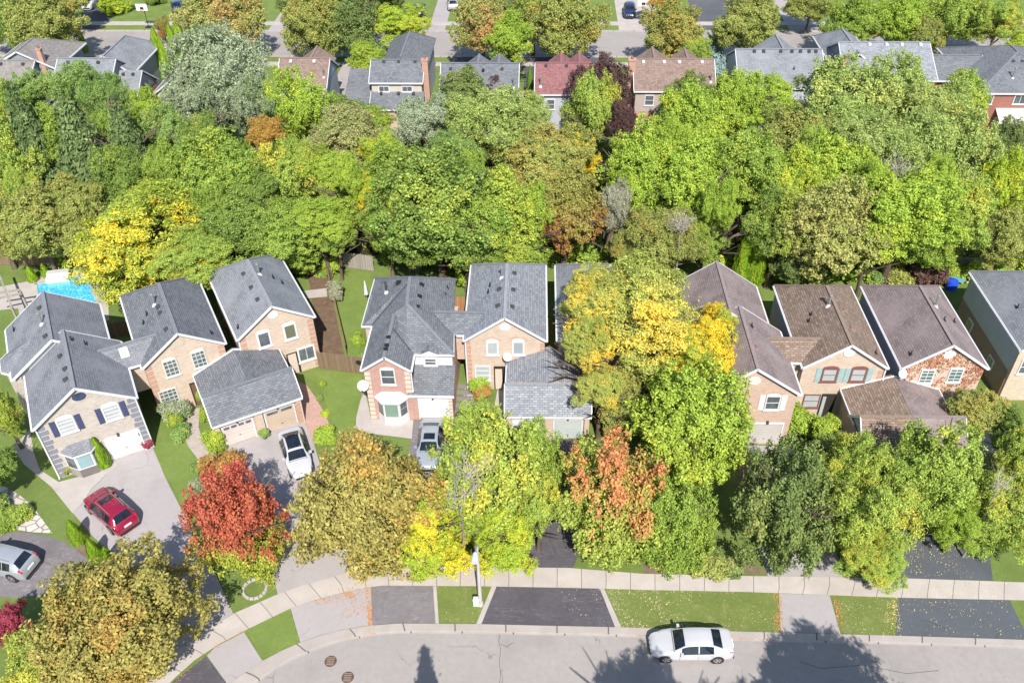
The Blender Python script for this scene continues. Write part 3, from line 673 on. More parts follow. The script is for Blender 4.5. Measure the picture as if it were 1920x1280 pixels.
def wide(name, x, y, label, roof, brick, ang, L=12.9):
    "house A and its twin: front gable volume, rear volume set to the left, bay wing on the left flank"
    H = House(name, x, y, ang, label, group=GN)
    zg = 5.2 + 3.27*TP
    m = MB(); m.yprism([(-.05,0),(6.4,0),(6.4,5.2),(3.17,zg-.03),(-.05,5.2)], .3, .6); H.add(m, 'front_wall', brick)
    m = MB(); m.box(-.05, .6, 0, 6.4, 6.4, 5.15); m.box(-.9, 6.4, 0, 5.7, L-.3, 5.14)
    m.prism([(-.9,9.7),(-1.5,9.1),(-1.5,7.7),(-.5,6.4),(.2,6.4),(.2,9.7)], 0, 5.1); H.add(m, 'wall', brick)
    
    for ya, yb in ((L-.6, L-.31), (6.45, 6.7)): gm = MB(); gm.yprism([(-.9,5.14),(5.7,5.14),(2.4,5.25+3.3*TP-.1)], ya, yb); H.add(gm, 'gable_wall', WHITE)
    gable(H, -.25, 6.6, 0, 7.2, 5.2, roof, back='gable')
    gable(H, -1.1, 5.85, 6.15, L, 5.3, roof, back='gable', name='rear_roof')
    V = [Vector(v) for v in [(-1.1,9.95,5.2),(-1.75,9.2,5.2),(-1.75,7.6,5.2),(-.5,6.35,5.2),(1.3,6.6,6.4),(1.3,8.5,6.9),(-.1,8.5,6.3)]]
    mm = MB(); mm.slab(V, [[1,2,6],[2,3,4,5,6],[0,1,6],[0,6,5]], .12); r = H.add(mm, 'wing_roof', roof)
    f = MB(); f.rim(V, [(0,1),(1,2),(2,3)], .16, .035); H.add(f, 'fascia', WHITE, r)
    return H
A = wide('brick_house', -34.6, 41.0, 'pale grey brick house with dark shutters and dark corner blocks, leftmost in the near row', ROOF_A, BR_GREY, 30)
NAVY = M_plain('navy_shutter', (.06, .07, .14), .6)
for px, py in ((125.5, 797), (210, 772.5)):
    q = A.px(px, py); window(A, q.x, q.z, 1.15, 1.35, r=.22, pane=GLASSL, nz=4, shut=NAVY, surround=BR_GREY)
q = A.px(148, 742.8); disc(A, q.x, q.z, .34, mat=M_glass('round_window_dark', (.05,.07,.13)), ring=BR_GREY, kx=1.35)
quoins(A, -.06, .1, 5.1, DQ); quoins(A, 6.41, .1, 5.1, DQ, side=-1)
pipe_down(A, -.1, .3, .1, 5.05); pipe_down(A, 6.47, .4, .1, 5.05)
qa, qb = A.px(198, 829), A.px(262, 806)
garage_door(A, 3.62, 6.0-.12, 2.1, .3, WHITE, 4, zt=2.2, lampx=.4)
# bay window
def bay(H, x0, x1, z0, z1, roofmat, basemat, pane, y=.3, dpt=.75, framem=WHITE):
    e = dpt * .9; P = [(x0, y), (x0+e, y-dpt), (x1-e, y-dpt), (x1, y)]
    b = MB(); b.prism(P, 0, z0); o = H.add(b, 'bay_base', basemat)
    w = MB(); w.prism([(x0+.02,y),(x0+e,y-dpt+.03),(x1-e,y-dpt+.03),(x1-.02,y)], z0, z1); b_ = H.add(w, 'bay_window', framem)
    for k, (a, c) in enumerate(zip(P, P[1:])):
        a = Vector((*a, 0)); c = Vector((*c, 0)); d = (c-a).normalized(); nrm = Vector((d.y, -d.x, 0)); L_ = (c-a).length; g = MB()
        i0, i1 = a + d*.12 + nrm*.0, a + d*(L_-.12) + nrm*.0
        lo, hi = z0+.14, z1-.12; zs = [(lo, hi)] if k == 1 else [(lo, (lo+hi)/2-.03), ((lo+hi)/2+.03, hi)]
        for l, h in zs: g.hexa([i0-nrm*.02+Vector((0,0,l)), i1-nrm*.02+Vector((0,0,l)), i1+nrm*.012+Vector((0,0,l)), i0+nrm*.012+Vector((0,0,l))][::1], [i0-nrm*.02+Vector((0,0,h)), i1-nrm*.02+Vector((0,0,h)), i1+nrm*.012+Vector((0,0,h)), i0+nrm*.012+Vector((0,0,h))])
        H.add(g, 'pane', pane if k == 1 else GLASS, b_)
    V = [Vector(v) for v in [(x0-.15,y-.002,z1),(x0+e-.05,y-dpt-.15,z1),(x1-e+.05,y-dpt-.15,z1),(x1+.15,y-.002,z1),(x0+e*.8,y-.002,z1+.5),(x1-e*.8,y-.002,z1+.5)]]
    rr = MB(); rr.slab(V, [[0,1,4],[1,2,5,4],[2,3,5]], .06); r = H.add(rr, 'bay_roof', roofmat); f = MB(); f.rim(V, [(0,1),(1,2),(2,3)], .12, .03); H.add(f, 'fascia', WHITE, r)
bay(A, .72, 3.2, .75, 2.25, ROOF_A, M_pavers('grey_stone', (.3,.27,.26), (.4,.36,.34), .3, .15), GLASSB)
roofbits(A, vents=[(114,668),(123,692),(124,712)], stacks=[(134,637),(160,645)], x0=-.25, x1=6.6)
roofbits(A, vents=[(86,631),(75,578)], flues=[(79,607)], stacks=[(27,619)], x0=-1.1, x1=5.85, ze=5.3)

B = narrow('brick_house', -29.66, 47.39, 30, 'tan brick house with a skylight in its link roof, second from the left', ROOF_D, BR_TAN, SID_G, group=GN, base=BR_TAN)
FR_G = M_plain('grey_green_frame', (.55, .58, .52), .5)
for px, py in ((321, 689.4), (373.5, 672.8)):
    q = B.px(px, py); window(B, q.x, q.z, 1.05, 1.55, r=.2, pane=GLASS, frame=FR_G, nx=3, nz=4, surround=BR_TAN)
q = B.px(316.9, 743); window(B, q.x, q.z, 1.35, 1.45, r=0, frame=FR_G, nx=4, nz=4)
q = B.px(334.3, 642); disc(B, q.x, q.z, .3, mat=M_plain('tan_vent', (.5,.42,.34), .7), ring=BR_TAN, kx=1.2)
quoins(B, .14, .2, 5.1, BR_ORANGE, alt=.0, gap=.1); quoins(B, 6.01, 2.8, 5.1, BR_ORANGE, side=-1, alt=0)
link(B, -.95, 0, .55, ROOF_A, BR_TAN, -3.4, 1.9, depth=3.1)
sk = B.pplane(233, 661, (0,.55,5.2), (0,-TP,1)); m = MB(); m.box(-.3,-.4,-.1,.3,.4,.08); o = B.add(m, 'skylight', WHITE); o.location = sk; o.rotation_euler = (math.atan(TP),0,0)
m = MB(); m.box(-.23,-.33,.08,.23,.33,.095); B.add(m, 'pane', GLASSL, o)
m = MB(); m.box(2.75, .285, 0, 3.9, .3, 2.3); B.add(m, 'porch_shade_panel', M_plain('painted_recess_shade', (.03,.025,.02), .8)); m = MB(); m.box(2.85,.2,.1,3.3,.26,2.15); B.add(m, 'front_door', M_plain('brown_door', (.16,.09,.06), .5))  # flat near-black panel paints the shade of a porch recess on the wall
roofbits(B, vents=[(297,576),(301,587),(312,618)], flues=[(290,571)], stacks=[(276,590),(270,606),(396,625)])

C_ = narrow('brick_house', -23.55, 50.83, 30, 'tan brick house with a bright white gable disc, beside the fenced yard', ROOF_C, BR_TAN, SID_W, group=GN, base=BR_ORANGE)
for px, py in ((495.3, 636), (544, 621)):
    q = C_.px(px, py); window(C_, q.x, q.z, 1.05, 1.5, r=.16, pane=GLASS if px < 500 else M_plain('pane_olive', (.14,.15,.1), .15), surround=BR_TAN, nz=1, ft=.14)
q = C_.px(574.6, 662.2); window(C_, q.x, q.z, 1.45, 1.45, r=0, nx=2, nz=1, ft=.14)
q = C_.px(511.8, 590); disc(C_, q.x, q.z, .34, kx=1.15)
quoins(C_, 6.01, .2, 5.1, BR_ORANGE, side=-1, alt=0, gap=.1); quoins(C_, .14, 2.8, 5.1, BR_ORANGE, alt=0); pipe_down(C_, .1, .35, 3., 5.05)
m = MB(); m.box(3.35,.285,0,4.3,.3,2.2); C_.add(m, 'porch_shade_panel', M_plain('painted_recess_shade', (.03,.025,.02), .8)); m = MB(); m.box(3.45,.2,.1,4.1,.26,2.1); C_.add(m, 'front_door', M_plain('cream_door', (.6,.5,.42), .5))  # entry shade put in as a flat dark sheet, the wall has no hollow
roofbits(C_, vents=[(457,514),(471.5,539.5),(483.5,562)], flues=[(486,514)], stacks=[(447,614),(512,521),(529,531)])

# shared garage of B and C
G1 = House('double_garage', -29.66, 47.39, 30, 'tan brick double garage with a brown and a pinkish door under dark shingles', 'garage')
double_garage(G1, 3.2, 9.95, ROOF_D, ROOF_D, BR_TAN, [(3.8, 6.15), (6.95, 9.3)])
TAND = M_siding('tan_garage_door', (.5, .4, .31), .25); PNK = M_siding('pinkish_garage_door', (.62, .53, .49), .35)
garage_door(G1, 3.9, 6.05, 1.95, -5.35, PNK, 4, num='1327', numside=-1, wins=4, lampx=.5, zt=2.5)
garage_door(G1, 7.05, 9.2, 1.95, -5.35, TAND, 8, num='1323', numside=1, wins=2, lampx=.45, zt=2.5)
quoins(G1, 9.65, .1, 2.4, BR_ORANGE, side=-1, y=-5.6, alt=0, w=.4, gap=.08)

# pink brick house D
D = House('brick_house', -13.49, 47.6, 0, 'pink brick house with a white bay window and a white dormer above its garage', group=GN)
W0 = 3.67
m = MB(); m.yprism([(.15,0),(W0-.15,0),(W0-.15,5.16),(W0/2,5.2+(W0/2-.15)*TP-.02),(.15,5.16)], .3, .6); D.add(m, 'front_wall', BR_PINK)
m = MB(); m.box(.15,.6,0,3.3,12,5.1); m.box(3.3,2.6,0,6.45,8.,5.12); m.box(-.65,5.5,0,5.7,11.4,5.11); D.add(m, 'wall', BR_PEACH)
gable(D, 0, W0, 0, 6.5, 5.2, ROOF_D, name='wing_roof', back='gable')
# main hipped roof with its front-left corner cut away
V = [Vector(v) for v in [(-.86,5.2,5.2),(-.86,11.65,5.2),(5.9,11.65,5.2),(6.64,5.2,5.2),(6.64,1.9,5.2),(3.6,1.9,5.2),(2.9,5.2,7.5),(2.9,8.4,7.5),(5.9,7.4,5.2),(.4,5.2,5.95)]]
mm = MB(); mm.slab([Vector(v) for v in [(-.86,5.2,5.2),(-.86,11.65,5.2),(5.9,11.65,5.2),(6.64,1.9,5.2),(3.1,1.9,5.2),(2.9,5.1,7.45),(2.7,8.5,7.55),(0,5.2,5.3),(2.6,7.8,7.38),(6.2,7.4,5.2),(1.9,5.0,6.72)]], [[0,7,8,6,1],[7,10,5,6,8],[1,6,2],[6,5,3,9,2],[4,3,5],[4,5,10]], .13); r = D.add(mm, 'roof', ROOF_D)
f = MB(); f.bar((-.86,5.2,5.13),(-.86,11.65,5.13),.07,.17); f.bar((-.86,5.2,5.13),(0.,5.2,5.13),.07,.17); f.bar((5.9,11.65,5.13),(-.86,11.65,5.13),.07,.17); f.bar((3.7,1.9,5.13),(6.64,1.9,5.13),.07,.17); f.bar((6.64,1.9,5.13),(6.1,8,5.13),.07,.17); D.add(f, 'fascia', WHITE, r)
c = MB()
for a, b in (((2.9,5.1,7.47),(2.7,8.5,7.57)), ((2.9,5.1,7.47),(6.64,1.9,5.22)), ((2.7,8.5,7.57),(-.86,11.65,5.22)), ((2.7,8.5,7.57),(5.9,11.65,5.22))): c.bar(a, b, .25, .04)
D.add(c, 'ridge_cap', capm(ROOF_D), r)
def on_main(px, py):  # left slope
    return D.pplane(px, py, (-.86,0,5.2), (-.66,0,1))
a, b = Vector((0,5.2,5.32)), Vector((2.6,7.8,7.4)); c = MB(); c.bar(a, b, .1, .06); D.add(c, 'valley_flashing', DARKM, r)
a, b = D.pplane(737,617,(W0,0,5.2),(TP,0,1)), D.pplane(769,656,(W0,0,5.2),(TP,0,1)); c = MB(); c.bar(a + Vector((0,0,.03)), b + Vector((0,0,.03)), .09, .05); D.add(c, 'valley_flashing', DARKM, r)
for px, py in ((747.5,530.5),): roof_vent(D, on_main(px, py), -1, BLACK, .4)
for px, py in ((790,535),(786,557),(781.5,576)): q = D.pplane(px, py, (5.9,0,5.2), (.7,0,1)); roof_vent(D, q, 1, BLACK, .42)
q = on_main(724.5, 547); flue(D, q, .8, .07, DARKM)
for px, py in ((836,555),(839,541)): stack(D, D.pplane(px, py, (5.9,0,5.2), (.7,0,1)))
for px, py in ((729,633),(726,648),(724,655)): roof_vent(D, D.pplane(px, py, (0,0,5.2), (-TP,0,1)), -1, BLACK, .28)
q = D.px(727.5, 706); window(D, q.x, q.z, 1.1, 1.5, r=.16, nz=2, surround=BR_PINK)
bay(D, .78, 3.1, .7, 2.35, WHITE, WHITE, GLASSG, dpt=.62)
quoins(D, .14, .05, 5.1, M_concrete('cream_quoin', (.66,.55,.46)), w=.42, alt=.0, gap=.14, h=.3); quoins(D, 3.53, 2.8, 5.1, M_concrete('cream_quoin', (.66,.55,.46)), side=-1, w=.42, alt=0, gap=.14, h=.3)
pipe_down(D, 3.62, .32, 3., 5.0)
# garage lean-to of D with the white dormer wall above
V = [Vector(v) for v in [(3.2,.12,2.68),(6.65,.12,2.68),(6.65,2.2,4.0),(3.55,2.2,4.0),(3.55,.6,2.98),(3.2,.6,2.98)]]
mm = MB(); mm.slab(V, [[0,1,2,3,4,5]], .12); D.add(mm, 'garage_roof', ROOF_D); f = MB(); f.box(3.2,.05,2.5,6.68,.115,2.7); D.add(f, 'garage_fascia', WHITE)
m = MB(); m.box(3.53,.45,0,6.5,2.6,2.5); m.box(3.53,.3,0,3.85,.45,2.5); m.box(6.2,.3,0,6.5,.45,2.5); D.add(m, 'garage_wall', BR_PINK)
quoins(D, 6.5, .1, 2.4, M_concrete('cream_quoin', (.66,.55,.46)), side=-1, w=.3, alt=0, h=.26)
garage_door(D, 3.95, 6.1, 2.05, .42, WHITE, 1, num='1321', numside=-1, lampx=.5, zt=2.5)
m = MB(); m.box(3.6,2.15,3.9,6.45,2.6,5.06); D.add(m, 'dormer_wall', M_plain('white_render', (.7,.68,.7), .7))
q = D.px(807.3, 677, 2.15); window(D, q.x, q.z, .95, .72, y=2.12, r=0, nz=2)
mm = MB(); V = [Vector(v) for v in [(q.x-.75,1.9,5.2),(q.x,1.75,5.75),(q.x+.75,1.9,5.2),(q.x,3.3,5.85),(q.x-.6,2.5,5.6),(q.x+.6,2.5,5.6)]]
mm.slab(V, [[0,1,3,4],[1,2,5,3]], .08); D.add(mm, 'dormer_roof', ROOF_D); m = MB(); m.yprism([(q.x-.68,5.2),(q.x+.68,5.2),(q.x,5.68)], 1.86, 2.0); D.add(m, 'dormer_gable', WHITE)
link(D, 6.62, 7.25, 4.24, ROOF_D, BR_PEACH, 4.8, 9.2, depth=3.)

E_ = narrow('brick_house', -6.27, 51.18, 1.0, 'tan brick house with two white arched windows, in the middle beside the pink house', ROOF_E, BR_TAN, SID_W, group=GN, W=6.3, base=BR_TAN)
for px, py, pn in ((923.3, 652.5, GLASSL), (971.7, 652, M_plain('pane_grey', (.3,.33,.34), .2))):
    q = E_.px(px, py); window(E_, q.x, q.z, .95, 1.35, r=.2, pane=pn, nz=1, surround=BR_PEACH, ft=.13)
q = E_.px(905.3, 698.7); window(E_, q.x, q.z, 1.2, 1.5, r=0, pane=GLASSL, nz=3)
q = E_.px(946.7, 612.8); disc(E_, q.x, q.z, .34, kx=1.2)
quoins(E_, .14, .2, 5.1, BR_ORANGE, alt=0, w=.36, gap=.1); quoins(E_, 6.16, 3.9, 5.1, BR_ORANGE, side=-1, alt=0, w=.36); pipe_down(E_, .1, .32, .2, 5.05)
m = MB(); m.box(2.2,.285,0,3.25,.3,2.4); E_.add(m, 'porch_shade_panel', M_plain('painted_recess_shade', (.03,.025,.02), .8)); m = MB(); m.box(2.3,.2,.1,2.85,.26,2.15); E_.add(m, 'front_door', M_plain('cream_door', (.6,.5,.42), .5))  # dark panel on the wall stands in for the shade inside the entry
roofbits(E_, vents=[(937,543),(964,513),(962,544),(960,576),(934,574)], flues=[(941,520)], stacks=[(919,536),(916,548)], x1=6.3)
E2 = narrow('brick_house', .82, 51.28, .8, 'ivy grown brick house mostly hidden behind the big golden tree', ROOF_C, BR_TAN, SID_W, group=GN, W=6.3, base=BR_TAN)
q = E2.px(1092, 650); window(E2, q.x, q.z, 1.1, 1.5, r=0, nx=2, nz=2)
G2 = House('double_garage', -6.27, 51.18, 1.0, 'double garage under light grey shingles with orange leaves in its valley', 'garage')
double_garage(G2, 3.2, 9.55, ROOF_E, ROOF_E, BR_TAN, [(3.75, 5.95), (6.75, 8.95)], rake_white=False, yf=-5.55)
GRY = M_siding('grey_garage_door', (.46, .5, .48), .25); GRW = M_siding('white_garage_door', (.66, .67, .72), .5)
garage_door(G2, 3.85, 5.85, 1.95, -5.15, GRW, 4, lampx=.45, zt=2.5); garage_door(G2, 6.85, 8.85, 1.95, -5.15, GRY, 8, num='1313', numside=1, lampx=.5, zt=2.5)
pass

F0 = wide('brick_house', 11.3, 45.62, 'pinkish brick house with white shutters under a long mauve roof, right of the golden tree', ROOF_G, BR_PEACH, 0.9, 12.9)
q = F0.px(1448.3, 754.4); window(F0, q.x, q.z, 1.05, 1.35, r=.15, nz=2, shut=M_plain('white_shutter', (.68,.68,.66), .6), surround=BR_PEACH)
q = F0.px(1415, 713); disc(F0, q.x, q.z, .36, mat=M_plain('pale_vent', (.66,.6,.55), .7), kx=1.2)
garage_door(F0, 3.6, 5.9, 2.1, .3, M_siding('grey_slatted_door', (.5,.47,.44), .25), 6, zt=2.2)
roofbits(F0, vents=[(1419,652)], stacks=[(1409,612)], x0=-.25, x1=6.6, vm=M_plain('brown_vent', (.25,.15,.13), .6))
F_ = narrow('brick_house', 18.59, 48.65, .8, 'tan brick house with pale blue shutters and brown arched windows', ROOF_F, BR_TAN, SID_W, group=GN, base=BR_TAN)
BRN = M_plain('brown_frame', (.2, .09, .08), .5); BLS = M_plain('pale_blue_shutter', (.3, .41, .41), .6)
for px, py in ((1555, 702.5), (1608.8, 702.5)):
    q = F_.px(px, py); window(F_, q.x, q.z, 1.15, 1.3, r=.2, pane=GLASSL, frame=BRN, nz=2, shut=BLS, ft=.12)
q = F_.px(1520.6, 751); window(F_, q.x, q.z, 1.25, 1.35, r=0, pane=GLASSL, frame=BRN, nz=2)
q = F_.px(1592.5, 661); disc(F_, q.x, q.z, .35, kx=1.2)
quoins(F_, 6.01, 3.9, 5.1, BR_ORANGE, side=-1, alt=0, w=.36); pipe_down(F_, 6.1, .32, 3.9, 5.05)
m = MB(); m.box(2.05,.285,0,3.15,.3,2.4); F_.add(m, 'porch_shade_panel', M_plain('painted_recess_shade', (.03,.025,.02), .8)); m = MB(); m.box(2.15,.2,.1,2.4,.26,2.15); F_.add(m, 'side_light', GLASSL)  # porch shade drawn as a thin dark panel laid on the wall
roofbits(F_, vents=[(1583,582),(1597,616)], flues=[(1553.5,573)], stacks=[(1521,590),(1517,602),(1641,662)], vm=M_plain('brown_vent', (.25,.15,.13), .6))
link(F_, -.85, .05, .55, ROOF_F, BR_TAN, -3.0, 1.7, depth=3.)
G_ = narrow('brick_house', 25.65, 48.75, 1.0, 'brick house with red brown creeper spreading over its whole front gable', ROOF_G, BR_TAN, SID_W, group=GN, W=6.25, base=BR_TAN)
for px, py in ((1737, 705), (1790.5, 703)):
    q = G_.px(px, py); window(G_, q.x, q.z, 1.0, 1.3, r=0, nx=2, nz=4, pane=M_plain('pane_green', (.1,.16,.14), .15))
q = G_.px(1779.4, 664); disc(G_, q.x, q.z, .38, kx=1.2)
roofbits(G_, flues=[(1754,574)], stacks=[(1770,600),(1708,664),(1788,603)], x1=6.25)
H_ = narrow('brick_house', 35.0, 50.95, .6, 'brick house with white siding on its flank and grey roof, rightmost of the near row', ROOF_C, BR_TAN, SID_W, group=GN, brickz=2.7, base=M_brick('brown_brick', (.22,.16,.14), (.3,.22,.2), (.32,.26,.22)))
q = H_.px(1900, 720); window(H_, 1.1, 3.4, 1.0, 1.4, r=0)
for yy, zz in ((3.,1.5),(7.5,1.7)):
    m = MB(); m.box(.06,yy-.45,zz-.5,.15,yy+.45,zz+.5); w_ = H_.add(m, 'window', WHITE); m = MB(); m.box(.04,yy-.36,zz-.4,.06,yy+.36,zz+.4); H_.add(m, 'pane', GLASS, w_)
stack(H_, H_.pplane(1908,576,(0,0,5.2),(-TP,0,1)))
G3 = House('double_garage', 18.59, 48.65, .8, 'double garage with a tan half and a mauve half of roof, behind yellow green trees', 'garage')
double_garage(G3, 3.25, 10.5, ROOF_F, ROOF_G, BR_TAN, [(3.85, 6.2), (7.0, 9.5)])
garage_door(G3, 3.95, 6.1, 1.95, -5.35, WHITE, 4, zt=2.5); garage_door(G3, 7.1, 9.4, 1.95, -5.35, WHITE, 4, zt=2.5)
dish(165.5/1. + 515, 723, D, -.1, .42, 'round grey satellite dish on the corner of the pink brick house')
dish(951.5, 669, E_, -.35, .34, 'grey satellite dish at the garage corner before the tan house in the middle')
dish(1693, 700.5, G_, -.1, .34, 'grey satellite dish by the creeper covered gable')

# ---------------------------------------------------------------- far row (their backs face us)
GF = 'houses backing on to the wood'
def box_house(name, label, x0, x1, y0, y1, ze, roof, wall, tp=.62, wall_low=None, split=2.6, side=None, ends=True):
    H = House(name, x0, y0, 0, label, group=GF); w, d = x1-x0, y1-y0
    zr, r = ridge_lr(H, 0, w, 0, d, ze, roof, tp, ends=ends)
    m = MB(); m.box(.25,.3,split if wall_low else 0,w-.25,d-.3,ze-.05); H.add(m, 'wall', wall)
    if wall_low: m = MB(); m.box(.26,.31,0,w-.26,d-.31,split); H.add(m, 'lower_wall', wall_low)
    tri = [(.3, ze-.06), (d-.3, ze-.06), (d/2, zr-.22)]
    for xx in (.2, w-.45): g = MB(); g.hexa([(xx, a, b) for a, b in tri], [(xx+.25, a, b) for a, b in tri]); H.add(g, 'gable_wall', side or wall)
    return H
def chimney(H, x, y, z0, z1, mat, w=.55):
    m = MB(); m.box(x-w/2, y-w/2, z0, x+w/2, y+w/2, z1); m.box(x-w/2-.06, y-w/2-.06, z1, x+w/2+.06, y+w/2+.06, z1+.12); o = H.add(m, 'chimney', mat)
    t = MB(); t.tube([(x,y,z1+.12),(x,y,z1+.45)], .13, 8); H.add(t, 'chimney_pot', BR_RED, o)
def vents(H, xs, y, z, mat=DARKM):
    for x in xs: front_vent(H, (x, y, z), mat)
def fgable(H, x0, x1, y0, y1, ze, mat): gable(H, x0, x1, y0, y1, ze, mat, front='gable', back='gable', name='front_roof', tp=.7, fascia=False, gut=False)
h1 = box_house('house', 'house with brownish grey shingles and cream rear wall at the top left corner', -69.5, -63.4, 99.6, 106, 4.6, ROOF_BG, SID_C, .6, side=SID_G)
gable(h1, -.5, 8.2, 3.6, 12.5, 5.3, ROOF_BG, back='hip', name='front_roof', tp=.5); vents(h1, (2.,4.8,), 2.6, 6.2); window(h1, 4.6, 3.7, 1.8, 1.1, y=.3, r=0, nx=3)
m = MB(); m.box(.3,4.,0,7.6,12,5.2); m.yprism([(.1,5.2),(7.6,5.2),(3.85,7.25)], 3.9, 4.2); h1.add(m, 'front_wall', SID_G); chimney(h1, 6.6, 4., 4, 7.6, BR_ORANGE)
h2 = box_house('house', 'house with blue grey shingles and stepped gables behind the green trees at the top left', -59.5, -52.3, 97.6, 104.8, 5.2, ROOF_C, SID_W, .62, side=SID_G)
gable(h2, 2.1, 8.3, 4.4, 14.5, 5.2, ROOF_C, back='hip', name='front_roof'); m = MB(); m.box(2.5,5,0,8.0,14,5.1); h2.add(m, 'front_wall', SID_G)
m = MB(); m.box(7.3,.5,0,9.6,7.3,3.3); h2.add(m, 'side_wing', BR_ORANGE)
V = [Vector(v) for v in [(7.0,-.2,3.2),(9.9,-.2,3.2),(9.9,7.6,3.2),(7.0,7.6,3.2),(7.0,3.8,5.9),(9.9,3.8,5.9)]]; mm = MB(); mm.slab(V, [[0,1,5,4],[3,4,5,2]], .12); r = h2.add(mm, 'wing_roof', ROOF_C); f = MB(); f.rim(V, [(0,1),(1,5),(5,2)], .16, .03); h2.add(f, 'fascia', WHITE, r)
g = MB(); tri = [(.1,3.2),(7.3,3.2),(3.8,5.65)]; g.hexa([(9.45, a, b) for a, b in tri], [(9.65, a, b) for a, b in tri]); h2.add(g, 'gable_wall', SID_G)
vents(h2, (1.5,5.2), 2.9, 7.1); vents(h2, (7.7,8.9), 3.2, 5.5)
h3 = House('house', -48.6, 99.6, 0, 'small peach gabled house half hidden behind the silvery tree', group=GF)
m = MB(); m.yprism([(.2,0),(5.8,0),(5.8,3.2),(3,5.2),(.2,3.2)], .3, .6); m.box(.2,.6,0,5.8,9,3.2); h3.add(m, 'wall', BR_PEACH); gable(h3, -.1, 6.1, 0, 9.4, 3.3, ROOF_BG); window(h3, 1.7, 2., 1.6, 1.8, r=0, nx=4, nz=5)
h4 = box_house('house', 'house with a plain brown roof and blue white side wall behind the lime tree', -32.4, -26.3, 97.7, 105, 5.2, ROOF_T, SID_W, .62)
fgable(h4, 1, 5.4, 3.6, 9.5, 5.2, ROOF_T); vents(h4, (1.5,4.3), 3., 7.2, OFFW); flue(h4, Vector((5.6,1.4,6.0)), 1.1); window(h4, 5.3, 3.8, .9, 1.2, r=0)
h5 = box_house('house', 'dark roofed house with a cream band of two windows between its two roofs', -21.6, -15.1, 99.4, 105, 5.2, ROOF_D, SID_C, .62, side=SID_W)
gable(h5, .7, 6.5, 2.9, 14.5, 5.2, ROOF_D, back='hip', name='front_roof', fascia=False, gut=False); m = MB(); m.box(1.1,3,0,6.2,14,5.1); h5.add(m, 'front_wall', SID_W)
for xx in (1.7, 4.5): window(h5, xx, 4.35, 1.3, .75, y=.3, r=0, nx=2, nz=1)
V = [Vector(v) for v in [(.1,-2.2,2.8),(6.6,-2.2,2.8),(6.6,.32,4.0),(.1,.32,4.0)]]; mm = MB(); mm.slab(V, [[0,1,2,3]], .12); r = h5.add(mm, 'lower_roof', ROOF_D); f = MB(); f.rim(V, [(0,1),(0,3)], .16, .03); h5.add(f, 'fascia', WHITE, r)
V = [Vector(v) for v in [(-3.1,-2.,2.9),(.1,-2.,2.9),(.1,4.6,5.1),(-3.1,4.6,5.1)]]; mm = MB(); mm.slab(V, [[0,1,2,3]], .12); h5.add(mm, 'side_roof', ROOF_D)
m = MB(); m.box(.4,-1.9,0,6.3,.3,2.7); m.box(-2.8,-1.7,0,.4,4.4,2.8); h5.add(m, 'lower_wall', BR_PEACH)
vents(h5, (1.6,3.4,5.4), 2.5, 6.7); vents(h5, (1.4,3.5,5.3), -.2, 3.9); chimney(h5, 6.7, 1.6, 0, 7.4, BR_ORANGE, .7)
h6 = box_house('house', 'wide dark roofed house left of the red roof, a small plum tree before it', -12.8, -3.6, 95.4, 103.5, 5.2, ROOF_D, SID_W, .6)
fgable(h6, 2.2, 6., 4.2, 9.5, 5.3, ROOF_D); fgable(h6, 5.2, 8., 4.2, 9.5, 5.7, ROOF_D); vents(h6, (1.2,3.,7.2), 3.3, 7.1); vents(h6, (5.0,), 3.1, 7.0, BLACK); flue(h6, Vector((8.6,1.2,5.9)), 1.1); m = MB(); m.box(8.9,5.,0,9.6,7,3); h6.add(m, 'side_wing', BR_PEACH)
h7 = box_house('house', 'house with a red roof and lavender rear wall beside the dark purple tree', -1.8, 6.6, 96.2, 103.8, 5.2, ROOF_R, SID_L, .6)
fgable(h7, 1.6, 4.6, 4.2, 9.5, 5.5, ROOF_R); fgable(h7, 3.8, 6.8, 4.2, 9.5, 5.5, ROOF_R); vents(h7, (1.3,3.7), 3.3, 7.2); flue(h7, Vector((.7,1.0,5.8)), 1.1); window(h7, 1.9, 3.9, 1., 1.3, r=0)
h8 = box_house('house', 'house with a brown roof and pinkish rear wall with an end chimney, top centre right', 9.7, 19.2, 97.2, 105, 5.2, ROOF_T, SID_P, .6, wall_low=BR_ORANGE)
fgable(h8, 1., 4.6, 4.4, 9.8, 5.5, ROOF_T); fgable(h8, 5.2, 8.4, 4.4, 9.8, 5.5, ROOF_T); vents(h8, (1.2,3.6,5.4,8.), 3.4, 7.25, OFFW); chimney(h8, -.2, 2.6, 0, 7.9, BR_ORANGE, .8); window(h8, 1.9, 4., 1.1, 1.3, r=0); flue(h8, Vector((8.9,1.2,5.9)), .9)
h9 = box_house('house', 'wide blue grey roofed house with a row of small roof vents, behind the lime trees', 21.9, 32.1, 98.2, 108.5, 5.2, ROOF_C, SID_W, .52)
fgable(h9, 3.5, 8.6, 4.5, 11.5, 5.6, ROOF_C); vents(h9, (2.2,3.3,5.3,6.6,7.6,8.6,9.4), 4.7, 7.65); stack(h9, Vector((6.6,2.5,6.5))); chimney(h9, 10.6, .8, 0, 7.6, BR_ORANGE, .7)
h10 = box_house('house', 'blue grey roofed house with a hipped front and side chimney, right of the wide roof', 34.6, 45.4, 100.5, 111, 5.2, ROOF_E, SID_G, .5)
gable(h10, -.6, 4.8, 3., 14, 5.4, ROOF_C, back='hip', name='front_roof'); m = MB(); m.box(-.2,3.5,0,4.4,13.5,5.3); h10.add(m, 'front_wall', SID_G); vents(h10, (3.6,5.6,7.4,9.6), 4.8, 7.6, OFFW); chimney(h10, -.4, .5, 0, 7.6, BR_ORANGE, .7)
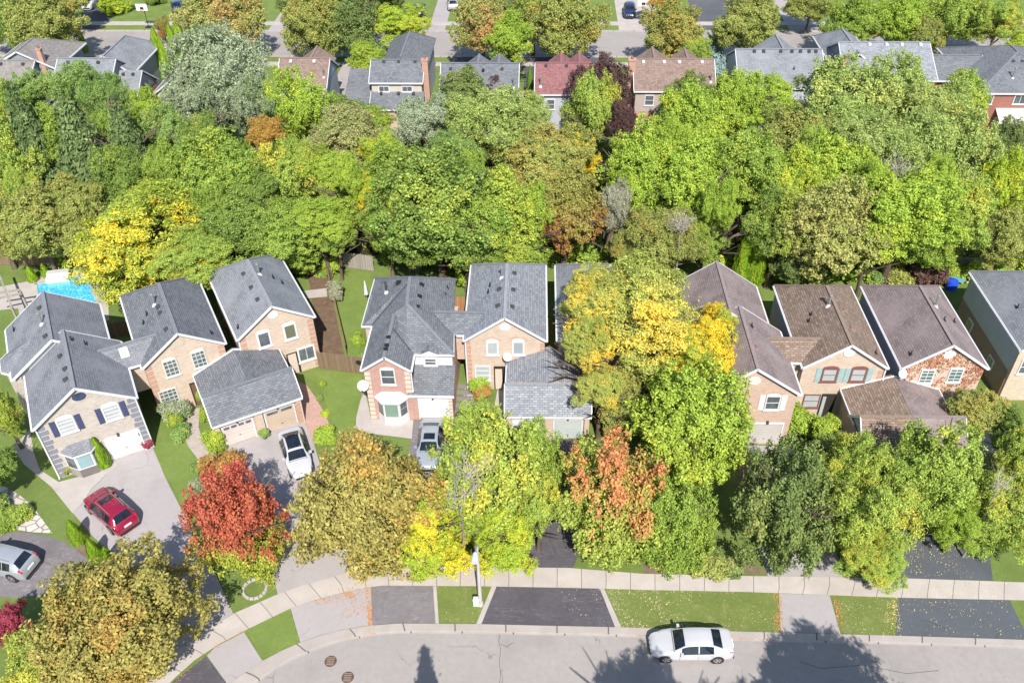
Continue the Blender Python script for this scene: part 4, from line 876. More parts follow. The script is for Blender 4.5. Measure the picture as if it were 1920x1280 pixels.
h11 = House('house', 48.7, 97.0, 0, 'red brick house with a cream awning over its patio door at the right edge', group=GF)
gable(h11, 0, 12, 0, 14, 5.2, ROOF_D, front='hip', tp=.42); m = MB(); m.box(.3,.3,0,11.7,13.5,5.1); h11.add(m, 'wall', BR_RED)
ridge_lr(h11, -5.4, 3., 4.5, 11.5, 4.8, ROOF_D, .5, name='side_roof'); m = MB(); m.box(-5,5,0,.3,11,4.8); h11.add(m, 'side_wall', BR_RED)
for xx in (1.3, 5.1): window(h11, xx, 4.35, 1.5, 1.15, y=.3, r=0, nx=2, nz=1)
window(h11, 4.3, 1.25, 2.6, 1.9, y=.3, r=0, nx=2, nz=1, pane=GLASSG)
vents(h11, (5.1,6.1), 4.6, 7.0); flue(h11, Vector((4.4,2.2,6.1)), 1.1); mm = MB(); V = [Vector(v) for v in [(2.7,-1.5,2.5),(8,-1.5,2.5),(8,.28,3.3),(2.7,.28,3.3)]]; mm.slab(V, [[0,1,2,3]], .06); mm.box(2.7,-1.5,2.2,8,-1.45,2.45); h11.add(mm, 'awning', M_siding('cream_awning', (.72,.68,.58), .2, True))
# beyond the far street: two garage fronts just in the frame
for k, (x0, x1, lb) in enumerate([(21.5, 29.5, 'brick house front with a white garage door at the top edge, right of centre'), (-84, -76, 'brick house front at the top left edge')]):
    hb = House('house', x0, 146, 0, lb); m = MB(); m.box(0,0,0,x1-x0,10,5.2); hb.add(m, 'wall', BR_RED if k == 0 else BR_GREY); ridge_lr(hb, -.4, x1-x0+.4, -.4, 10.4, 5.2, ROOF_D)
    garage_door(hb, 1., 5.4, 2.1, 0, WHITE, 4, zt=2.3)
# ---------------------------------------------------------------- cars
SED = dict(L=4.85, t=[0,.02,.06,.15,.27,.40,.46,.55,.66,.73,.86,.94,.98,1.], z=[.52,.66,.76,.86,.95,1.35,1.42,1.445,1.43,1.38,1.10,1.07,.98,.62],
           b=[.46,.6,.7,.8,.88,.9,.91,.92,.94,.96,.99,.98,.9,.56], w=[.4,.56,.69,.85,.91,.92,.92,.92,.92,.92,.9,.85,.78,.66], wt=[.5,.62,.68,.72,.74,.62,.6,.6,.6,.61,.7,.72,.68,.55], ws=(.285,.40), rw=(.735,.85), sw=((.36,.555),(.57,.74)))
SUV = dict(L=4.6, t=[0,.02,.06,.14,.24,.355,.42,.55,.72,.84,.88,.95,.98,1.], z=[.58,.74,.88,1.0,1.08,1.52,1.6,1.65,1.64,1.58,1.5,1.12,1.0,.62],
           b=[.5,.68,.8,.92,.98,1.0,1.01,1.03,1.06,1.08,1.1,1.08,.95,.56], w=[.5,.68,.8,.9,.93,.93,.93,.93,.93,.92,.91,.86,.82,.72], wt=[.54,.66,.7,.74,.76,.64,.62,.62,.62,.6,.6,.68,.68,.6], ws=(.255,.35), rw=(.865,.945), sw=((.33,.5),(.515,.69),(.705,.82)))
RUBBER = M_plain('tyre_rubber', (.025, .025, .027), .8); RIM = M_plain('wheel_rim', (.5, .5, .52), .3, .5, .7); CGL = M_glass('car_glass', (.012, .018, .028), .04)
REDL = M_plain('tail_light_red', (.6, .01, .03), .2); HEADL = M_plain('head_light', (.22, .24, .27), .1); PLATE = M_plain('licence_plate', (.75, .76, .8), .5)
def car(label, front, rear, spec, paint, pano=False, sun=False, rails=False, z=.75, group=None, trim=None):
    a, b = at(*front, z), at(*rear, z); c = (a + b) / 2; ang = math.atan2(a.y - b.y, a.x - b.x); L = spec['L']
    root = empty('parked_car', (c.x, c.y, .012), ang, label, 'car', group)
    tt, zz, bb, ww, wt = (np.array(spec[k]) for k in ('t', 'z', 'b', 'w', 'wt'))
    def S(t, s, sd=1):
        zt, zb, w, wr = (np.interp(t, tt, q) for q in (zz, bb, ww, wt))
        P = [(w*.9, .2), (w*.985, .34), (w, .55 if zb > .62 else zb*.85), (w*.965, zb), (wr, zt - .05*(zt-zb)/.5 - .01), (wr*.6, zt), (0, zt + .012)]
        s = min(max(s, 0), 5.9999); i = int(s); f = s - i
        y = P[i][0]*(1-f) + P[i+1][0]*f; h = P[i][1]*(1-f) + P[i+1][1]*f
        return Vector((L/2 - t*L, y*sd, h))
    def sheet(m, t0, t1, s0, s1, sd, nt=6, ns=4, off=.0, cut=None):
        def Q(i, j):
            t = t0 + (t1-t0)*i/nt; s = s0 + (s1-s0)*j/ns; p = S(t, s, sd)
            if off:
                e = 1e-3; du = S(t+e, s, sd) - S(t-e, s, sd); dv = S(t, s+.02, sd) - S(t, s-.02, sd); n = du.cross(dv)*(-sd)
                if n.length > 1e-9: p = p + n.normalized()*off*(-1 if n.z < 0 and s > 3 else 1)
            return p
        for i in range(nt):
            for j in range(ns):
                q = [Q(i,j), Q(i,j+1), Q(i+1,j+1), Q(i+1,j)]
                m.face(q if sd < 0 else q[::-1])
    m = MB(); N = 44
    for sd in (1, -1): sheet(m, 0, 1, 0, 6, sd, N, 12)
    for t in (0, 1): m.face([S(t, s, 1) for s in range(7)] + [S(t, s, -1) for s in range(5, -1, -1)])
    m.face([S(t, 0, 1) for t in np.linspace(0, 1, 9)] + [S(t, 0, -1) for t in np.linspace(1, 0, 9)])
    body = m.build('body', paint, root, smooth=True, merge=True)
    try: body.data.set_sharp_from_angle(angle=R(38))
    except Exception: pass
    def part(name, mat, regs, off=.012, parent=None, n=(6, 4)):
        q = MB()
        for t0, t1, s0, s1, sd in regs: sheet(q, t0, t1, s0, s1, sd, n[0], n[1], off)
        return q.build(name, mat, parent or root)
    part('windshield', CGL, [(*spec['ws'], 4.25, 6, 1), (*spec['ws'], 4.25, 6, -1)])
    part('rear_window', CGL, [(*spec['rw'], 4.3, 6, 1), (*spec['rw'], 4.3, 6, -1)])
    for sd in (1, -1):
        for t0, t1 in spec['sw']: part('side_window', CGL, [(t0, t1, 3.06, 3.92, sd)])
    if pano: part('glass_roof', CGL, [(.44, .8, 4.5, 6, 1), (.44, .8, 4.5, 6, -1)])
    if sun: part('sunroof', CGL, [(.44, .56, 4.8, 6, 1), (.44, .56, 4.8, 6, -1)])
    for sd in (1, -1):
        part('headlight', HEADL, [(.012, .085, 2.75, 3.6, sd)], .012)
        part('taillight', REDL, [(.925, .985, 2.3, 3.4, sd)] if spec is SED else [(.93, .985, 2.6, 3.9, sd)], .014)
    q = MB(); q.box(L/2-.05, -.5, .3, L/2+.012, .5, .5); q.build('grille', BLACK, root)
    q = MB(); q.box(-L/2-.022, -.26, .62 if spec is SED else .72, -L/2+.03, .26, .75 if spec is SED else .85); q.build('licence_plate', PLATE, root)
    q = MB(); q.box(-L/2-.012, -.7, .24, -L/2+.1, .7, .42); q.build('bumper_trim', BLACK, root)
    r = .335 if spec is SED else .36
    for t in (.185, .795):
        for sd in (1, -1):
            w = float(np.interp(t, tt, ww)); x = L/2 - t*L; y = sd*(w + .004)
            a_ = MB(); a_.tube([(x, sd*(w-.16), r), (x, sd*(w+.006), r)], r*1.17, 20); a_.build('wheel_arch', BLACK, root)
            ty = MB(); ty.tube([(x, sd*(w-.15), r), (x, sd*(w+.012), r), (x, sd*(w+.022), r)], [r, r, r*.94], 20); wh = ty.build('wheel', RUBBER, root)
            ri = MB(); ri.tube([(x, sd*(w+.01), r), (x, sd*(w+.026), r)], r*.68, 16); rr = ri.build('rim', RIM, wh)
            for k in range(5):
                an = 2*math.pi*(k+.5)/5; sp = Vector((math.cos(an), 0, math.sin(an)))
            sk = MB()
            for k in range(5):
                an = 2*math.pi*(k+.5)/5; c0 = Vector((x, sd*(w+.028), r)); d0 = Vector((math.cos(an), 0, math.sin(an))); n0 = Vector((-math.sin(an), 0, math.cos(an)))
                P = [c0+d0*r*.2-n0*.02, c0+d0*r*.6-n0*.06, c0+d0*r*.6+n0*.06, c0+d0*r*.2+n0*.02]; sk.face(P if sd < 0 else P[::-1])
            sk.build('spoke_gap', BLACK, wh)
    for sd in (1, -1):
        t = spec['ws'][0] + .07; p = S(t, 3.1, sd); q = MB(); q.box(p.x-.1, min(p.y, p.y+sd*.2), p.z-.02, p.x+.06, max(p.y, p.y+sd*.2), p.z+.13); q.build('mirror', trim or paint, root)
        dl = MB()
        for t_ in (spec['sw'][0][0]-.02, spec['sw'][0][1]+.008, spec['sw'][-1][1]-.02 if spec is SUV else spec['sw'][1][1]-.01):
            for s0 in (.9, 1.7, 2.4): dl.bar(S(t_, s0, sd)+Vector((0, sd*.004, 0)), S(t_, s0+.7, sd)+Vector((0, sd*.004, 0)), .012, .012)
        dl.build('door_seams', BLACK, body)
        tr = MB(); ts = np.linspace(spec['sw'][0][0]-.03, spec['sw'][-1][1]+.01, 9)
        for t0, t1 in zip(ts, ts[1:]): tr.bar(S(t0, 3.02, sd)+Vector((0, sd*.004, .004)), S(t1, 3.02, sd)+Vector((0, sd*.004, .004)), .02, .02)
        tr.build('window_trim', DARKM, body)
        for t_ in (spec['sw'][0][1]-.04, spec['sw'][1][1]-.03): hb = MB(); p_ = S(t_, 2.6, sd); hb.box(p_.x-.09, p_.y-.012, p_.z-.015, p_.x+.09, p_.y+.012, p_.z+.015); hb.build('door_handle', METAL, body)
        hs = MB(); hs.bar(S(.05, 5.0, sd)+Vector((0,0,.003)), S(spec['ws'][0]-.02, 4.5, sd)+Vector((0,0,.003)), .012, .008); hs.bar(S(spec['ws'][0]-.012, 4.1, sd)+Vector((0,0,.006)), S(spec['ws'][0]-.012, 6, sd)+Vector((0,0,.006)), .05, .012); hs.build('bonnet_seam', DARKM, body)
        if rails:
            q = MB(); q.tube([S(t_, 4.3, sd)+Vector((0, 0, .06)) for t_ in np.linspace(.42, .8, 5)], .022, 6); q.build('roof_rail', METAL, root)
    return root
PW = M_paint('white_paint', (.5, .5, .515)); PR = M_paint('dark_red_paint', (.3, .012, .045), .25, .2); PS = M_paint('silver_paint', (.45, .47, .5), .28, .4); PG = M_paint('grey_blue_paint', (.4, .44, .48), .28, .3)
PD = M_paint('dark_blue_paint', (.02, .03, .07)); PK = M_paint('black_paint', (.015, .015, .018))
car('white sedan parked at the kerb of the near street', (1222, 1204), (1370, 1204), SED, PW)
car('dark red crossover with a sunroof standing on the wide grey driveway', (172, 923), (240, 984), SUV, PR, sun=True, rails=True)
car('silver crossover on the dark driveway at the left edge', (-66, 1032), (71, 1064), SUV, PS, rails=True)
car('white car with a black glass roof nosed towards the street before the tan garage door', (567, 888), (542, 806), SED, PW, pano=True)
car('silver grey car with a sunroof before the white garage door of the pink house', (802, 866), (810, 795), SED, PG, sun=True)
car('small white car far off on a dark driveway at the top left', (158, 16), (176, -8), SUV, PW, group='cars on the far driveways')
car('dark blue car far off near the top left, on a pale driveway', (333, -4), (331, 24), SED, PD, group='cars on the far driveways')
car('black car far off beside a strip of lawn at the top centre', (786, 2), (786, 28), SED, PK, group='cars on the far driveways')
car('silver car far off at the top edge, right of the lawn strip', (849, -8), (850, 18), SUV, PS, group='cars on the far driveways')
car('dark blue crossover far off, facing the street on a concrete driveway', (1181, 34), (1180, 4), SUV, PD, group='cars on the far driveways')

# ---------------------------------------------------------------- street furniture
b = at(901, 1133); lp = empty('street_lamp', b, 0, 'tall grey street lamp leaning over the pavement between two driveways', 'street lamp')
m = MB(); m.tube([(0,0,0),(.0,0,3.),(.0,0,5.75)], [.13,.105,.075], 12); m.tube([(0,0,0),(0,0,.25)], [.19,.17], 12); m.build('post', M_concrete('lamp_post_grey', (.5,.46,.44)), lp)
m = MB(); m.tube([(0,0,5.7),(-.02,.02,5.95),(-.02,-.3,6.12),(-.01,-.9,6.16)], [.07,.065,.055,.05], 8); m.build('arm', METAL, lp)
m = MB(); m.tube([(-.01,-.75,6.2),(-.01,-.85,6.22),(-.01,-1.15,6.2),(-.01,-1.42,6.14)], [.07,.15,.2,.22], 12); m.build('lamp_head', M_plain('lamp_head_grey', (.55,.57,.62), .4), lp)
b = at(893, 1133); e = empty('utility_box', b, 0, 'small pale green utility pedestal at the foot of the street lamp', 'utility box'); m = MB(); m.box(-.17,-.14,0,.17,.14,.62); m.build('cabinet', M_plain('pale_green_metal', (.5,.62,.56), .5), e)
m = MB(); m.hexa([(-.2,-.17,.62),(.2,-.17,.62),(.2,.17,.62),(-.2,.17,.62)], [(-.14,-.1,.72),(.14,-.1,.72),(.14,.1,.72),(-.14,.1,.72)]); m.build('lid', M_plain('pale_green_lid', (.55,.66,.6), .5), e)
def rusty(): return M_soil('rusty_iron', (.12,.07,.05), (.2,.13,.1))
for k, (px, py) in enumerate(((620, 1239), (652, 1269))):
    p = at(px, py, .006); m = MB(); m.tube([(0,0,0),(0,0,.018)], .36, 24); o = tag(m.build('manhole_cover', rusty(), loc=p), ['rusty round manhole cover in the street, the one nearer the kerb', 'rusty round manhole cover at the bottom edge of the photo'][k], 'manhole cover', 'manhole covers in the street')
    m = MB()
    for a in range(-2, 3): m.box(-.22, a*.11-.02, .018, .22, a*.11+.02, .03)
    m.build('rib_pattern', M_plain('worn_iron', (.3,.24,.2), .5), o)
def hoop(px, py, label):
    b = at(px, py); e = empty('basketball_hoop', b, 0, label, 'basketball hoop', 'basketball hoops by the far street'); m = MB(); m.tube([(0,0,0),(0,0,2.6),(0,-.5,3.1)], .07, 6); m.box(-.4,-.3,0,.4,.3,.15); m.build('post', BLACK, e)
    m = MB(); m.box(-.85,-.62,2.75,.85,-.57,3.75); bb = m.build('backboard', M_plain('backboard_white', (.75,.77,.78), .4), e)
    m = MB(); m.box(-.28,-.63,2.9,.28,-.62,3.3); m.build('target_square', BLACK, bb); m = MB(); m.tube([(.23*math.cos(a), -.86+.23*math.sin(a), 2.95) for a in np.linspace(0, 6.28, 13)], .02, 5); m.build('rim', M_plain('orange_rim', (.6,.15,.04), .5), e)
hoop(279, 52, 'white basketball backboard on a black post beside the far pavement, top left'); hoop(1203, 44, 'white basketball backboard beside the far concrete driveway')

# ---------------------------------------------------------------- fences
def fence(p, q, h, mat, label, postm=None, sp=2.4, world=False, top=True, group='wooden fences'):
    a = p if world else at(*p); b = q if world else at(*q); a = Vector(a); b = Vector(b); d = b - a; L = d.length; ang = math.atan2(d.y, d.x)
    e = empty('wooden_fence', a, ang, label, 'fence', group); m = MB(); n = max(2, int(L/.16)); r = random.Random(int(L*100))
    for k in range(n):
        x = k*L/n; m.box(x+.006, -.012+r.uniform(-.006,.006), .05, x+L/n-.006, .012, h+r.uniform(-.02,.02))
    m.build('board_panel', mat, e)
    if top: m = MB(); m.box(0,-.04,h-.02,L,.04,h+.02); m.box(0,.012,.4,L,.05,.48); m.build('rail', mat, e)
    k = 0; x = 0.
    while x < L + .1: m = MB(); m.box(x-.05,-.05,0,x+.05,.05,h+.1); m.build('post', postm or mat, e); x += sp
    return e
WG = M_boards('weathered_fence', (.3,.26,.22), (.46,.42,.37)); WB = M_boards('brown_fence', (.2,.14,.09), (.32,.23,.15)); WO = M_boards('orange_fence', (.4,.19,.09), (.55,.3,.17))
fence((636, 500), (702, 509), 1.7, WG, 'weathered grey board fence at the back of the fenced lawn'); fence((560, 497), (634, 500), 1.6, WB, 'dark board fence under the trees left of the round lime bush')
fence((1600, 497), (1710, 503), 1.5, WG, 'low weathered fence behind the tan house, left of the plum bush'); fence((1750, 509), (1835, 513), 1.7, WG, 'weathered fence behind the mauve roof, right of the plum bush')
fence((-60, 497), (60, 498), 1.5, WB, 'brown fence behind the lawn at the left edge'); fence((60, 498), (165, 492), 1.5, WB, 'brown fence behind the two small cedars by the pool')
fence((612, 503), (651, 667), 1.15, WB, 'long brown fence running between the bare soil and the lawn')
f1 = fence((600, 691), (649, 697), 1.75, WB, 'brown gate fence beside the tan house with the white disc'); f2 = fence((649, 697), (688, 702), 1.75, WB, 'brown fence with a round opening beside the pink house')
q = Vector((1.25, -.03, 1.2)); m = MB(); m.tube([(q.x, -.025, q.z), (q.x, -.018, q.z)], .26, 16); m.build('round_opening', BLACK, f2)
fence((206, 636), (246, 628), 1.6, WB, 'shaded fence in the gap between the two leftmost houses'); fence((846, 590), (874, 590), 1.9, WO, 'bright orange board fence between the pink and the tan house'); fence((1868, 745), (1890, 742), 1.8, WO, 'orange fence panel in the gap at the right edge')
fence(Vector((-15, 95.5, 0)), Vector((-2.5, 95.8, 0)), 1.5, WG, 'weathered fence near the dark roofed house', world=True) if False else None
fence(Vector((8.2, 97.5, 0)), Vector((8.6, 86, 0)), 1.5, WG, 'grey fence beside the brown roofed house running to the wood', world=True); fence(Vector((-50.5, 96, 0)), Vector((-49.2, 99, 0)), 1.7, WO, 'orange fence beside the small peach house', world=True)

# ---------------------------------------------------------------- garden things
def pergola():
    e = empty('pergola', at(2, 566), 0, 'weathered timber pergola on the pool terrace at the left edge', 'pergola'); o = e.location; TZ = 2.2
    m = MB(); m.bar(at(-4, 508, TZ)-o, at(22, 575, TZ)-o, .16, .18); m.build('main_beam', WG, e)
    for a, b in (((-20, 552), (38, 543)), ((-20, 563), (40, 550))):
        m = MB(); m.bar(at(*a, TZ+.15)-o, at(*b, TZ+.15)-o, .1, .16); m.build('cross_beam', WG, e)
    for p in ((20, 572), (38, 546)):
        a = at(*p, TZ)-o; m = MB(); m.box(a.x-.08, a.y-.08, -o.z, a.x+.08, a.y+.08, TZ); m.build('post', WG, e)
pergola()
b = at(112, 522); e = empty('pool_step_unit', b, R(14), 'white and grey deck box at the far side of the pool', 'deck box'); m = MB(); m.box(-1.,-.1,0,1.,.5,.7); m.build('box', M_plain('grey_lid', (.5,.5,.5), .6), e); m = MB(); m.box(-1.,-.75,0,1.,-.1,.5); m.build('step', WHITE, e)
b = at(689, 566); e = empty('folded_parasol', b, 0, 'closed white parasol standing on the lawn beside the pink house', 'parasol'); m = MB(); m.tube([(0,0,0),(0,0,2.3)], .03, 6); m.build('pole', METAL, e); m = MB(); m.tube([(0,0,.9),(0,0,1.2),(0,0,2.2),(0,0,2.35)], [.2,.17,.06,.02], 8); m.build('canopy', WHITE, e)
b = at(1782, 541); e = empty('kayak_cover', b, 0, 'bright blue covered barrel behind the mauve roofed house', 'barrel'); m = MB(); m.tube([(0,0,0),(0,0,.5),(0,0,.9),(0,0,1.)], [.5,.52,.45,.1], 14); m.build('cover', M_plain('bright_blue', (.02,.08,.6), .4), e)
b = at(1793, 534); e = empty('round_table', b, 0, 'round glass garden table behind the mauve roofed house', 'table'); m = MB(); m.tube([(0,0,.7),(0,0,.73)], .62, 20); m.build('tabletop', M_plain('teal_glass', (.15,.35,.4), .1), e); m = MB(); m.tube([(0,0,0),(0,0,.7)], .05, 6); m.build('leg', METAL, e)
for k, (x, y) in enumerate(((51.6, 94.6), (53.2, 93.6), (54.6, 94.9))):
    e = empty('patio_chair', (x, y, .012), k*1.3, ['white patio chair on the patio of the red brick house', 'white patio chair nearest the trees on the far patio', 'white patio chair below the cream awning'][k], 'chair', 'chairs on the far patio'); m = MB(); m.box(-.3,-.3,.38,.3,.3,.44); m.build('seat', OFFW, e); m = MB(); m.box(-.3,.26,.44,.3,.32,.95); m.build('backrest', OFFW, e)
    for sx in (-.26,.26):
        for sy in (-.26,.26): m = MB(); m.box(sx-.02,sy-.02,0,sx+.02,sy+.02,.38); m.build('leg', OFFW, e)
# stone ring round the red maple
c = at(478, 1104); e = empty('stone_ring', c, 0, 'ring of pale stones in the grass at the foot of the red maple', 'stone ring')
for k in range(16):
    a = 2*math.pi*k/16; m = MB(); w = rnd.uniform(.11,.16); m.hexa([(-w,-.09,0),(w,-.09,0),(w,.09,0),(-w,.09,0)], [(-w*.8,-.07,.12),(w*.8,-.07,.12),(w*.8,.07,.12),(-w*.8,.07,.12)]); m.build('stone', CONP, e, loc=(math.cos(a)*.72, math.sin(a)*.72, .0), rot=(0,0,a+math.pi/2))
def pot(px, py, label, mat, leafmat, r=.24):
    b = at(px, py, .02); e = empty('flower_pot', b, 0, label, 'plant pot', 'potted plants before the houses'); m = MB(); m.tube([(0,0,0),(0,0,.36)], [r*.7, r], 10); m.build('pot', mat, e)
    o = bpy.data.objects.new('plant', CROWN['shrub'][0]); COL.objects.link(o); o.parent = e; o.location = (0,0,.5); o.scale = (r*1.5, r*1.5, .32); o.material_slots[0].link = 'OBJECT'; o.material_slots[0].material = leafmat
# stepping steps in the passage between pink and tan house
for k in range(8):
    y = 46.5 + k*.75; m = MB(); m.box(-.55,-.2,0,.55,.2,.07); tag(m.build('stepping_stone', M_plain('dark_step', (.22,.2,.2), .8), loc=(-6.62 if y > 48 else -6.55, y, .01)), 'stone slab right of the pink house, %s of eight' % ['nearest the street', 'second from the street', 'third from the street', 'fourth from the street', 'fifth from the street', 'sixth from the street', 'seventh from the street', 'farthest from the street'][k], 'stepping stone', 'stepping stones between the houses')
# valley leaves and orange moss on the shared garage roof
# ---------------------------------------------------------------- foliage kit
def leaf_mesh(name, C, N, size, rng, cl, hgt, aspect=.62, jit=.55, up=.3, droop=0.):
    "C leaf centres, N facing normals; one rhombus per leaf, all in one crown mesh"
    n = len(C); N = N + rng.normal(0, jit, (n, 3)); N[:, 2] += up; N /= np.linalg.norm(N, axis=1)[:, None]
    T = np.cross(N, rng.normal(0, 1, (n, 3))); T[:, 2] -= droop; T -= N * (T*N).sum(1)[:, None]; T /= np.linalg.norm(T, axis=1)[:, None] + 1e-9
    B = np.cross(N, T); s = size * rng.uniform(.6, 1.35, n)[:, None]
    V = np.stack([C - T*s, C + B*s*aspect - N*s*.12, C + T*s, C - B*s*aspect - N*s*.12], 1).reshape(-1, 3)
    me = bpy.data.meshes.new(name); me.vertices.add(4*n); me.vertices.foreach_set('co', V.ravel().astype(np.float32))
    me.loops.add(4*n); me.loops.foreach_set('vertex_index', np.arange(4*n, dtype=np.int32)); me.polygons.add(n); me.polygons.foreach_set('loop_start', np.arange(0, 4*n, 4, dtype=np.int32)); me.polygons.foreach_set('loop_total', np.full(n, 4, np.int32))
    me.update(calc_edges=True); at_ = me.attributes.new('lf', 'FLOAT_COLOR', 'POINT')
    col = np.stack([np.repeat(rng.random(n), 4), np.repeat(cl, 4), np.repeat(hgt, 4), np.ones(4*n)], 1).astype(np.float32); at_.data.foreach_set('color', col.ravel())
    me.materials.append(LEAF0); return me
LEAF0 = M_leaf('leaf_default', (.06,.12,.02), (.1,.18,.03))
def sph(n, rng):
    v = rng.normal(0, 1, (n, 3)); return v / np.linalg.norm(v, axis=1)[:, None]
def crown(seed, R0, leaf, style, dens=1.):
    """unit crown (radius 1) for a tree about R0 metres in radius: boughs carry clumps, clumps carry leaves"""
    rng = np.random.default_rng(seed); L = leaf / R0
    st = dict(round=dict(nb=36, br=(.16,.31), el=1.45, gap=.27, nc=50, cr=(.045,.085), flat=1., up=.3, jit=.6, fill=.05),
              maple=dict(nb=36, br=(.13,.27), el=1.9, gap=.25, nc=46, cr=(.04,.075), flat=1.4, up=.25, jit=.6, fill=.05),
              locust=dict(nb=38, br=(.15,.3), el=.8, gap=.24, nc=44, cr=(.045,.085), flat=.6, up=.55, jit=.55, fill=.03),
              willow=dict(nb=34, br=(.15,.3), el=1.3, gap=.25, nc=48, cr=(.04,.08), flat=1.5, up=.15, jit=.65, fill=.04),
              dense=dict(nb=32, br=(.2,.33), el=1.35, gap=.27, nc=52, cr=(.045,.08), flat=.9, up=.35, jit=.55, fill=.08),
              shrub=dict(nb=9, br=(.35,.55), el=1.1, gap=.4, nc=26, cr=(.09,.16), flat=.9, up=.3, jit=.5, fill=.1))[style]
    # boughs: separate lumps of leafage pushed outward to an uneven outline, dark hollows between them
    wob = rng.normal(0, 1, (4, 3)); ph = rng.uniform(0, 6.28, 4)
    def outline(d): return 1 + sum(.07*math.sin(3.2*float(d @ w_) + p_) for w_, p_ in zip(wob, ph))
    Bc = []; tries = 0
    while len(Bc) < st['nb'] and tries < 6000:
        tries += 1; d = sph(1, rng)[0]
        if d[2] < -.8: continue
        c = d * rng.uniform(.3, .88) * outline(d) if len(Bc) > 3 else d * .3
        if all(np.linalg.norm(c-b_) > st['gap'] for b_ in Bc): Bc.append(c)
    Bc = np.array(Bc); Cc = []; Cr = []; Ck = []
    for b_ in Bc:
        rad = np.linalg.norm(b_); br = rng.uniform(*st['br']) * (1.12 if rad < .6 else 1.); n = int(st['nc'] * (br/.27)**2) + 6; tone = rng.random()
        ax = b_/(rad+1e-6)*.8 + np.array([0, 0, .8 if st['el'] > 1 else 1.2]); ax /= np.linalg.norm(ax)
        d = sph(n*2, rng); d = d[d[:, 2] > -.85][:n]; o_ = d * br * rng.uniform(.6, 1.05, (len(d), 1)); o_ = o_ + ax * (o_ @ ax)[:, None] * (st['el'] - 1)
        Cc.append(b_ + o_); Cr.append(rng.uniform(*st['cr'], len(d))); Ck.append(np.clip(tone*.65 + rng.random(len(d))*.35, 0, 1))
    Cc = np.concatenate(Cc); Cr = np.concatenate(Cr); Ck = np.concatenate(Ck)
    nrm = np.linalg.norm(Cc, axis=1); keep = (nrm < 1.24) & (nrm > .3); Cc, Cr, Ck = Cc[keep], Cr[keep], Ck[keep]
    P = []; Nn = []; K = []
    for c, r, k in zip(Cc, Cr, Ck):
        n = int(max(8, dens * .85 * (r*r*4*math.pi*.62) / (L*L*1.24)))
        d = sph(n, rng); out = c/(np.linalg.norm(c)+1e-6); w = d @ out; d = d[w > -.5]
        rr = r * rng.uniform(.35, 1.45, (len(d), 1)); q = d * rr; q[:, 2] *= st['flat']
        if style == 'willow': q[:, 2] -= np.abs(rng.normal(0, .5, len(q))) * r
        if style == 'maple': q[:, 2] += (rng.random(len(q))**3) * r * 1.2
        P.append(c + q); Nn.append(d*.6 + out*.45); K.append(np.full(len(d), k))
    nf = int(len(np.concatenate(P)) * st['fill']); f = sph(nf, rng) * rng.uniform(.2, .8, (nf, 1)); P.append(f); Nn.append(f); K.append(rng.random(nf)*.5)
    P = np.concatenate(P); Nn = np.concatenate(Nn); K = np.concatenate(K)
    if len(P) > 95000: q_ = rng.permutation(len(P))[:95000]; P, Nn, K = P[q_], Nn[q_], K[q_]
    h = np.clip(P[:, 2]*.5 + .5, 0, 1)
    return leaf_mesh('crown', P, Nn, L, rng, K, h, up=st['up'], jit=st['jit'], aspect=.34 if style in ('willow', 'locust') else .62, droop=.8 if style == 'willow' else 0)
def cone_crown(seed, kind, leaf=.1, R0=1.):
    rng = np.random.default_rng(seed); P = []; Nn = []; K = []; L = leaf
    if kind == 'cedar':      # dense smooth column, z 0..1, radius 1 (scaled)
        n = 9000; z = rng.random(n)**.9; a = rng.uniform(0, 2*math.pi, n); lob = 1 + .1*np.sin(a*5+z*9+seed) + .07*np.sin(a*11-z*22)
        r = np.where(z < .14, .6 + z/.14*.4, np.clip(1-(z-.14)/.86, 0, 1)**.55) * lob * rng.uniform(.84, 1.04, n)
        P = np.stack([r*np.cos(a), r*np.sin(a), z], 1); Nn = np.stack([np.cos(a), np.sin(a), np.full(n, .5)], 1); K = .5+.5*np.sin(a*5+z*9); h = z
        return leaf_mesh('crown', P, Nn, L, rng, np.clip(K, 0, 1), h, aspect=.35, jit=.35, up=.1, droop=-.8)
    # spruce: whorls of drooping fans
    nl = 26
    for i in range(nl):
        z = 1 - (i+.5)/nl; rad = (1-z)**.8 * (1 + rng.uniform(-.1, .1)); nb = int(6 + 9*(1-z))
        for j in range(nb):
            a = 2*math.pi*(j + rng.random()*.6)/nb; rr = rad * rng.uniform(.72, 1.08); n = int(30 + 330*rr)
            t = rng.random(n)**.75; w = (.2*(1-t)+.05)*rng.normal(0, .8, n)*(.5+rr)
            x = t*rr; zz = z - t*rr*.2 + .04*np.sin(t*3)*rr + rng.normal(0, .006, n)
            P.append(np.stack([x*math.cos(a)-w*math.sin(a), x*math.sin(a)+w*math.cos(a), zz-np.abs(w)*.18], 1)); Nn.append(np.tile([math.cos(a)*.3, math.sin(a)*.3, 1.], (n, 1))); K.append(np.full(n, rng.random()))
    P = np.concatenate(P); Nn = np.concatenate(Nn); K = np.concatenate(K)
    return leaf_mesh('crown', P, Nn, L, rng, K, np.clip(P[:, 2], 0, 1), aspect=.4, jit=.45, up=.2, droop=.3)
